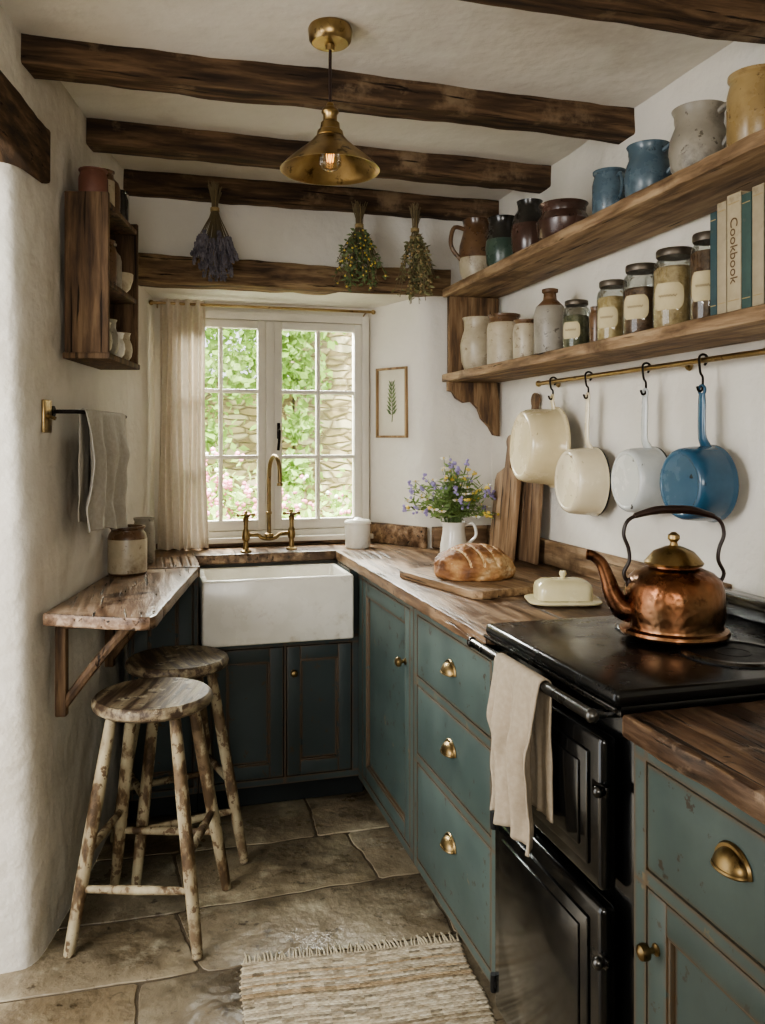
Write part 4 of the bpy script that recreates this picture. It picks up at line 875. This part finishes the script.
mb=MB(); mb.lathe([(0,.148),(.06,.15),(.062,.155),(.056,.162),(.042,.178),(.02,.188),(.009,.191),(.007,.198),(.013,.205),(.012,.213),(.005,.219),(0,.22)],36); mb.done('lid','brass',parent=K)
mb=MB(); mb.tube([(-.085,0,.05),(-.112,0,.058),(-.132,0,.085),(-.143,0,.12),(-.156,0,.152),(-.174,0,.168),(-.186,0,.171)],[.03,.026,.02,.016,.013,.011,.012],16,5,caps=False); mb.done('spout','copperp',parent=K)
for sx in (-1,1):
    mb=MB(); mb.tube([(sx*.096,0,.105),(sx*.108,0,.13),(sx*.096,0,.158),(sx*.098,0,.185),(sx*.108,0,.215),(sx*.098,0,.245),(sx*.062,0,.262)],.005,10,5,flat=.8)
    mb.ball((sx*.096,0,.108),(.008,.01,.014)); mb.done('handle_arm','brown_handle',parent=K)
mb=MB(); mb.tube([(-.085,0,.254),(-.04,0,.266),(0,0,.268),(.04,0,.266),(.085,0,.254)],[.008,.0125,.013,.0125,.008],12,4,flat=.7); mb.done('handle_grip','brown_handle',parent=K)
# ------------------------------------------------------------------ garden
mb=MB(); mb.add([(-6,3.8,-.02),(8,3.8,-.02),(8,9,-.02),(-6,9,-.02)],[(0,1,2,3)]); mb.done('garden_lawn','grass',label='green garden lawn outside the cottage window',cat='lawn',kind='stuff')
mb=MB(); mb.box((2.55,6.3,1.6),(2.9,.4,3.2),.02); mb.done('stone_building','gstone',label='sunlit honey-coloured stone wall outside the window',cat='stone wall')
mb=MB(); mb.box((-1.25,6.4,.93),(4.68,.35,1.86),.02); mb.done('garden_wall','gstone',label='low honey-coloured dry-stone garden wall outside',cat='stone wall')
mb=MB(); rd=random.Random(21)
cl=[(.4,5.85,2.15,.3),(.75,5.85,2.25,.28),(1.0,5.85,2.1,.22),(.3,5.85,1.8,.18),(.62,5.85,1.85,.18),(1.15,5.85,2.35,.16),(1.05,5.85,1.5,.11),(1.08,5.85,1.85,.15),(.85,5.85,1.95,.14),(1.0,5.85,1.18,.12),(.45,5.85,1.45,.12)]
for (x,yy,z,r) in cl:
    for k in range(int(1500*r)):
        v=Vector((rd.gauss(0,.6),rd.gauss(0,.25),rd.gauss(0,.6)))*r
        mb.leaf(Vector((x,yy,z))+v,rd.uniform(.045,.085),rd.uniform(.04,.075),0,(rd.uniform(-1,1),rd.uniform(-1,.1),rd.uniform(-1.2,.2)))
mb.done('climbing_vine','gleaf',label='leafy green vine climbing over the garden wall',cat='vine',kind='stuff',recalc=False)
mb=MB()
for (x,yy,z,r) in [(.2,5.2,.76,.46),(.6,5.3,.76,.4),(1.0,5.2,.68,.42),(1.4,5.3,.75,.4),(.4,5.4,1.02,.2),(.8,5.4,.94,.16),(.1,5.4,1.05,.2)]:
    for k in range(int(1500*r)):
        v=Vector((rd.gauss(0,.5),rd.gauss(0,.35),rd.gauss(0,.5)))*r; p=Vector((x,yy,z))+v
        if rd.random()<(.24 if x<.7 else .13):
            for q in range(3): mb.ball(p+Vector((rd.uniform(-.02,.02),-.03,rd.uniform(-.02,.02))),.015,rd.choice([1,1,1,2]),6)
        else: mb.leaf(p,rd.uniform(.04,.085),rd.uniform(.025,.05),0,(rd.uniform(-1,1),rd.uniform(-1,.4),rd.uniform(-.2,1)))
mb.done('flower_border','gleaf fl_p fl_w'.split(),label='garden border of leafy plants with pink flowers',cat='garden border',kind='stuff',recalc=False)
# ------------------------------------------------------------------ light
w=bpy.data.worlds.new('World'); bpy.context.scene.world=w; w.use_nodes=True
bg=w.node_tree.nodes['Background']; bg.inputs[0].default_value=(.93,.96,1,1); bg.inputs[1].default_value=3.1
def area(name,loc,tgt,sx,sy,e,col):
    l=bpy.data.lights.new(name,'AREA'); l.shape='RECTANGLE'; l.size=sx; l.size_y=sy; l.energy=e; l.color=col
    o=bpy.data.objects.new(name,l); COL.objects.link(o); o.location=loc; o.rotation_euler=(Vector(tgt)-Vector(loc)).to_track_quat('-Z','Y').to_euler(); return o
area('window_light',(.45,4.75,2.75),(.5,3.0,1.15),1.6,1.2,860,(1,.985,.96))
area('doorway_light',(-1.9,.7,1.9),(1.2,2.6,1.3),1.0,1.0,60,(1,.98,.95))
area('room_light',(-.3,-.9,1.6),(.5,2.6,1.8),1.1,.6,26,(1,.97,.92))
s=bpy.data.lights.new('sun','SUN'); s.energy=13; s.angle=math.radians(4); s.color=(1,.97,.9)
so=bpy.data.objects.new('sun',s); COL.objects.link(so); so.rotation_euler=Vector((.35,.8,-1.0)).to_track_quat('-Z','Y').to_euler()
# ------------------------------------------------------------------ camera
cd=bpy.data.cameras.new('camera'); cam=bpy.data.objects.new('camera',cd); COL.objects.link(cam)
cam.location=(0,0,1.4); cam.rotation_euler=(pi/2,0,math.radians(-16)); cd.sensor_width=36; cd.lens=837/1024*36; cd.shift_y=-72/1024; cd.clip_start=.02
bpy.context.scene.camera=cam
vs_=bpy.context.scene.view_settings
vs_.view_transform='AgX'
try: vs_.look='AgX - Medium High Contrast'
except Exception: pass
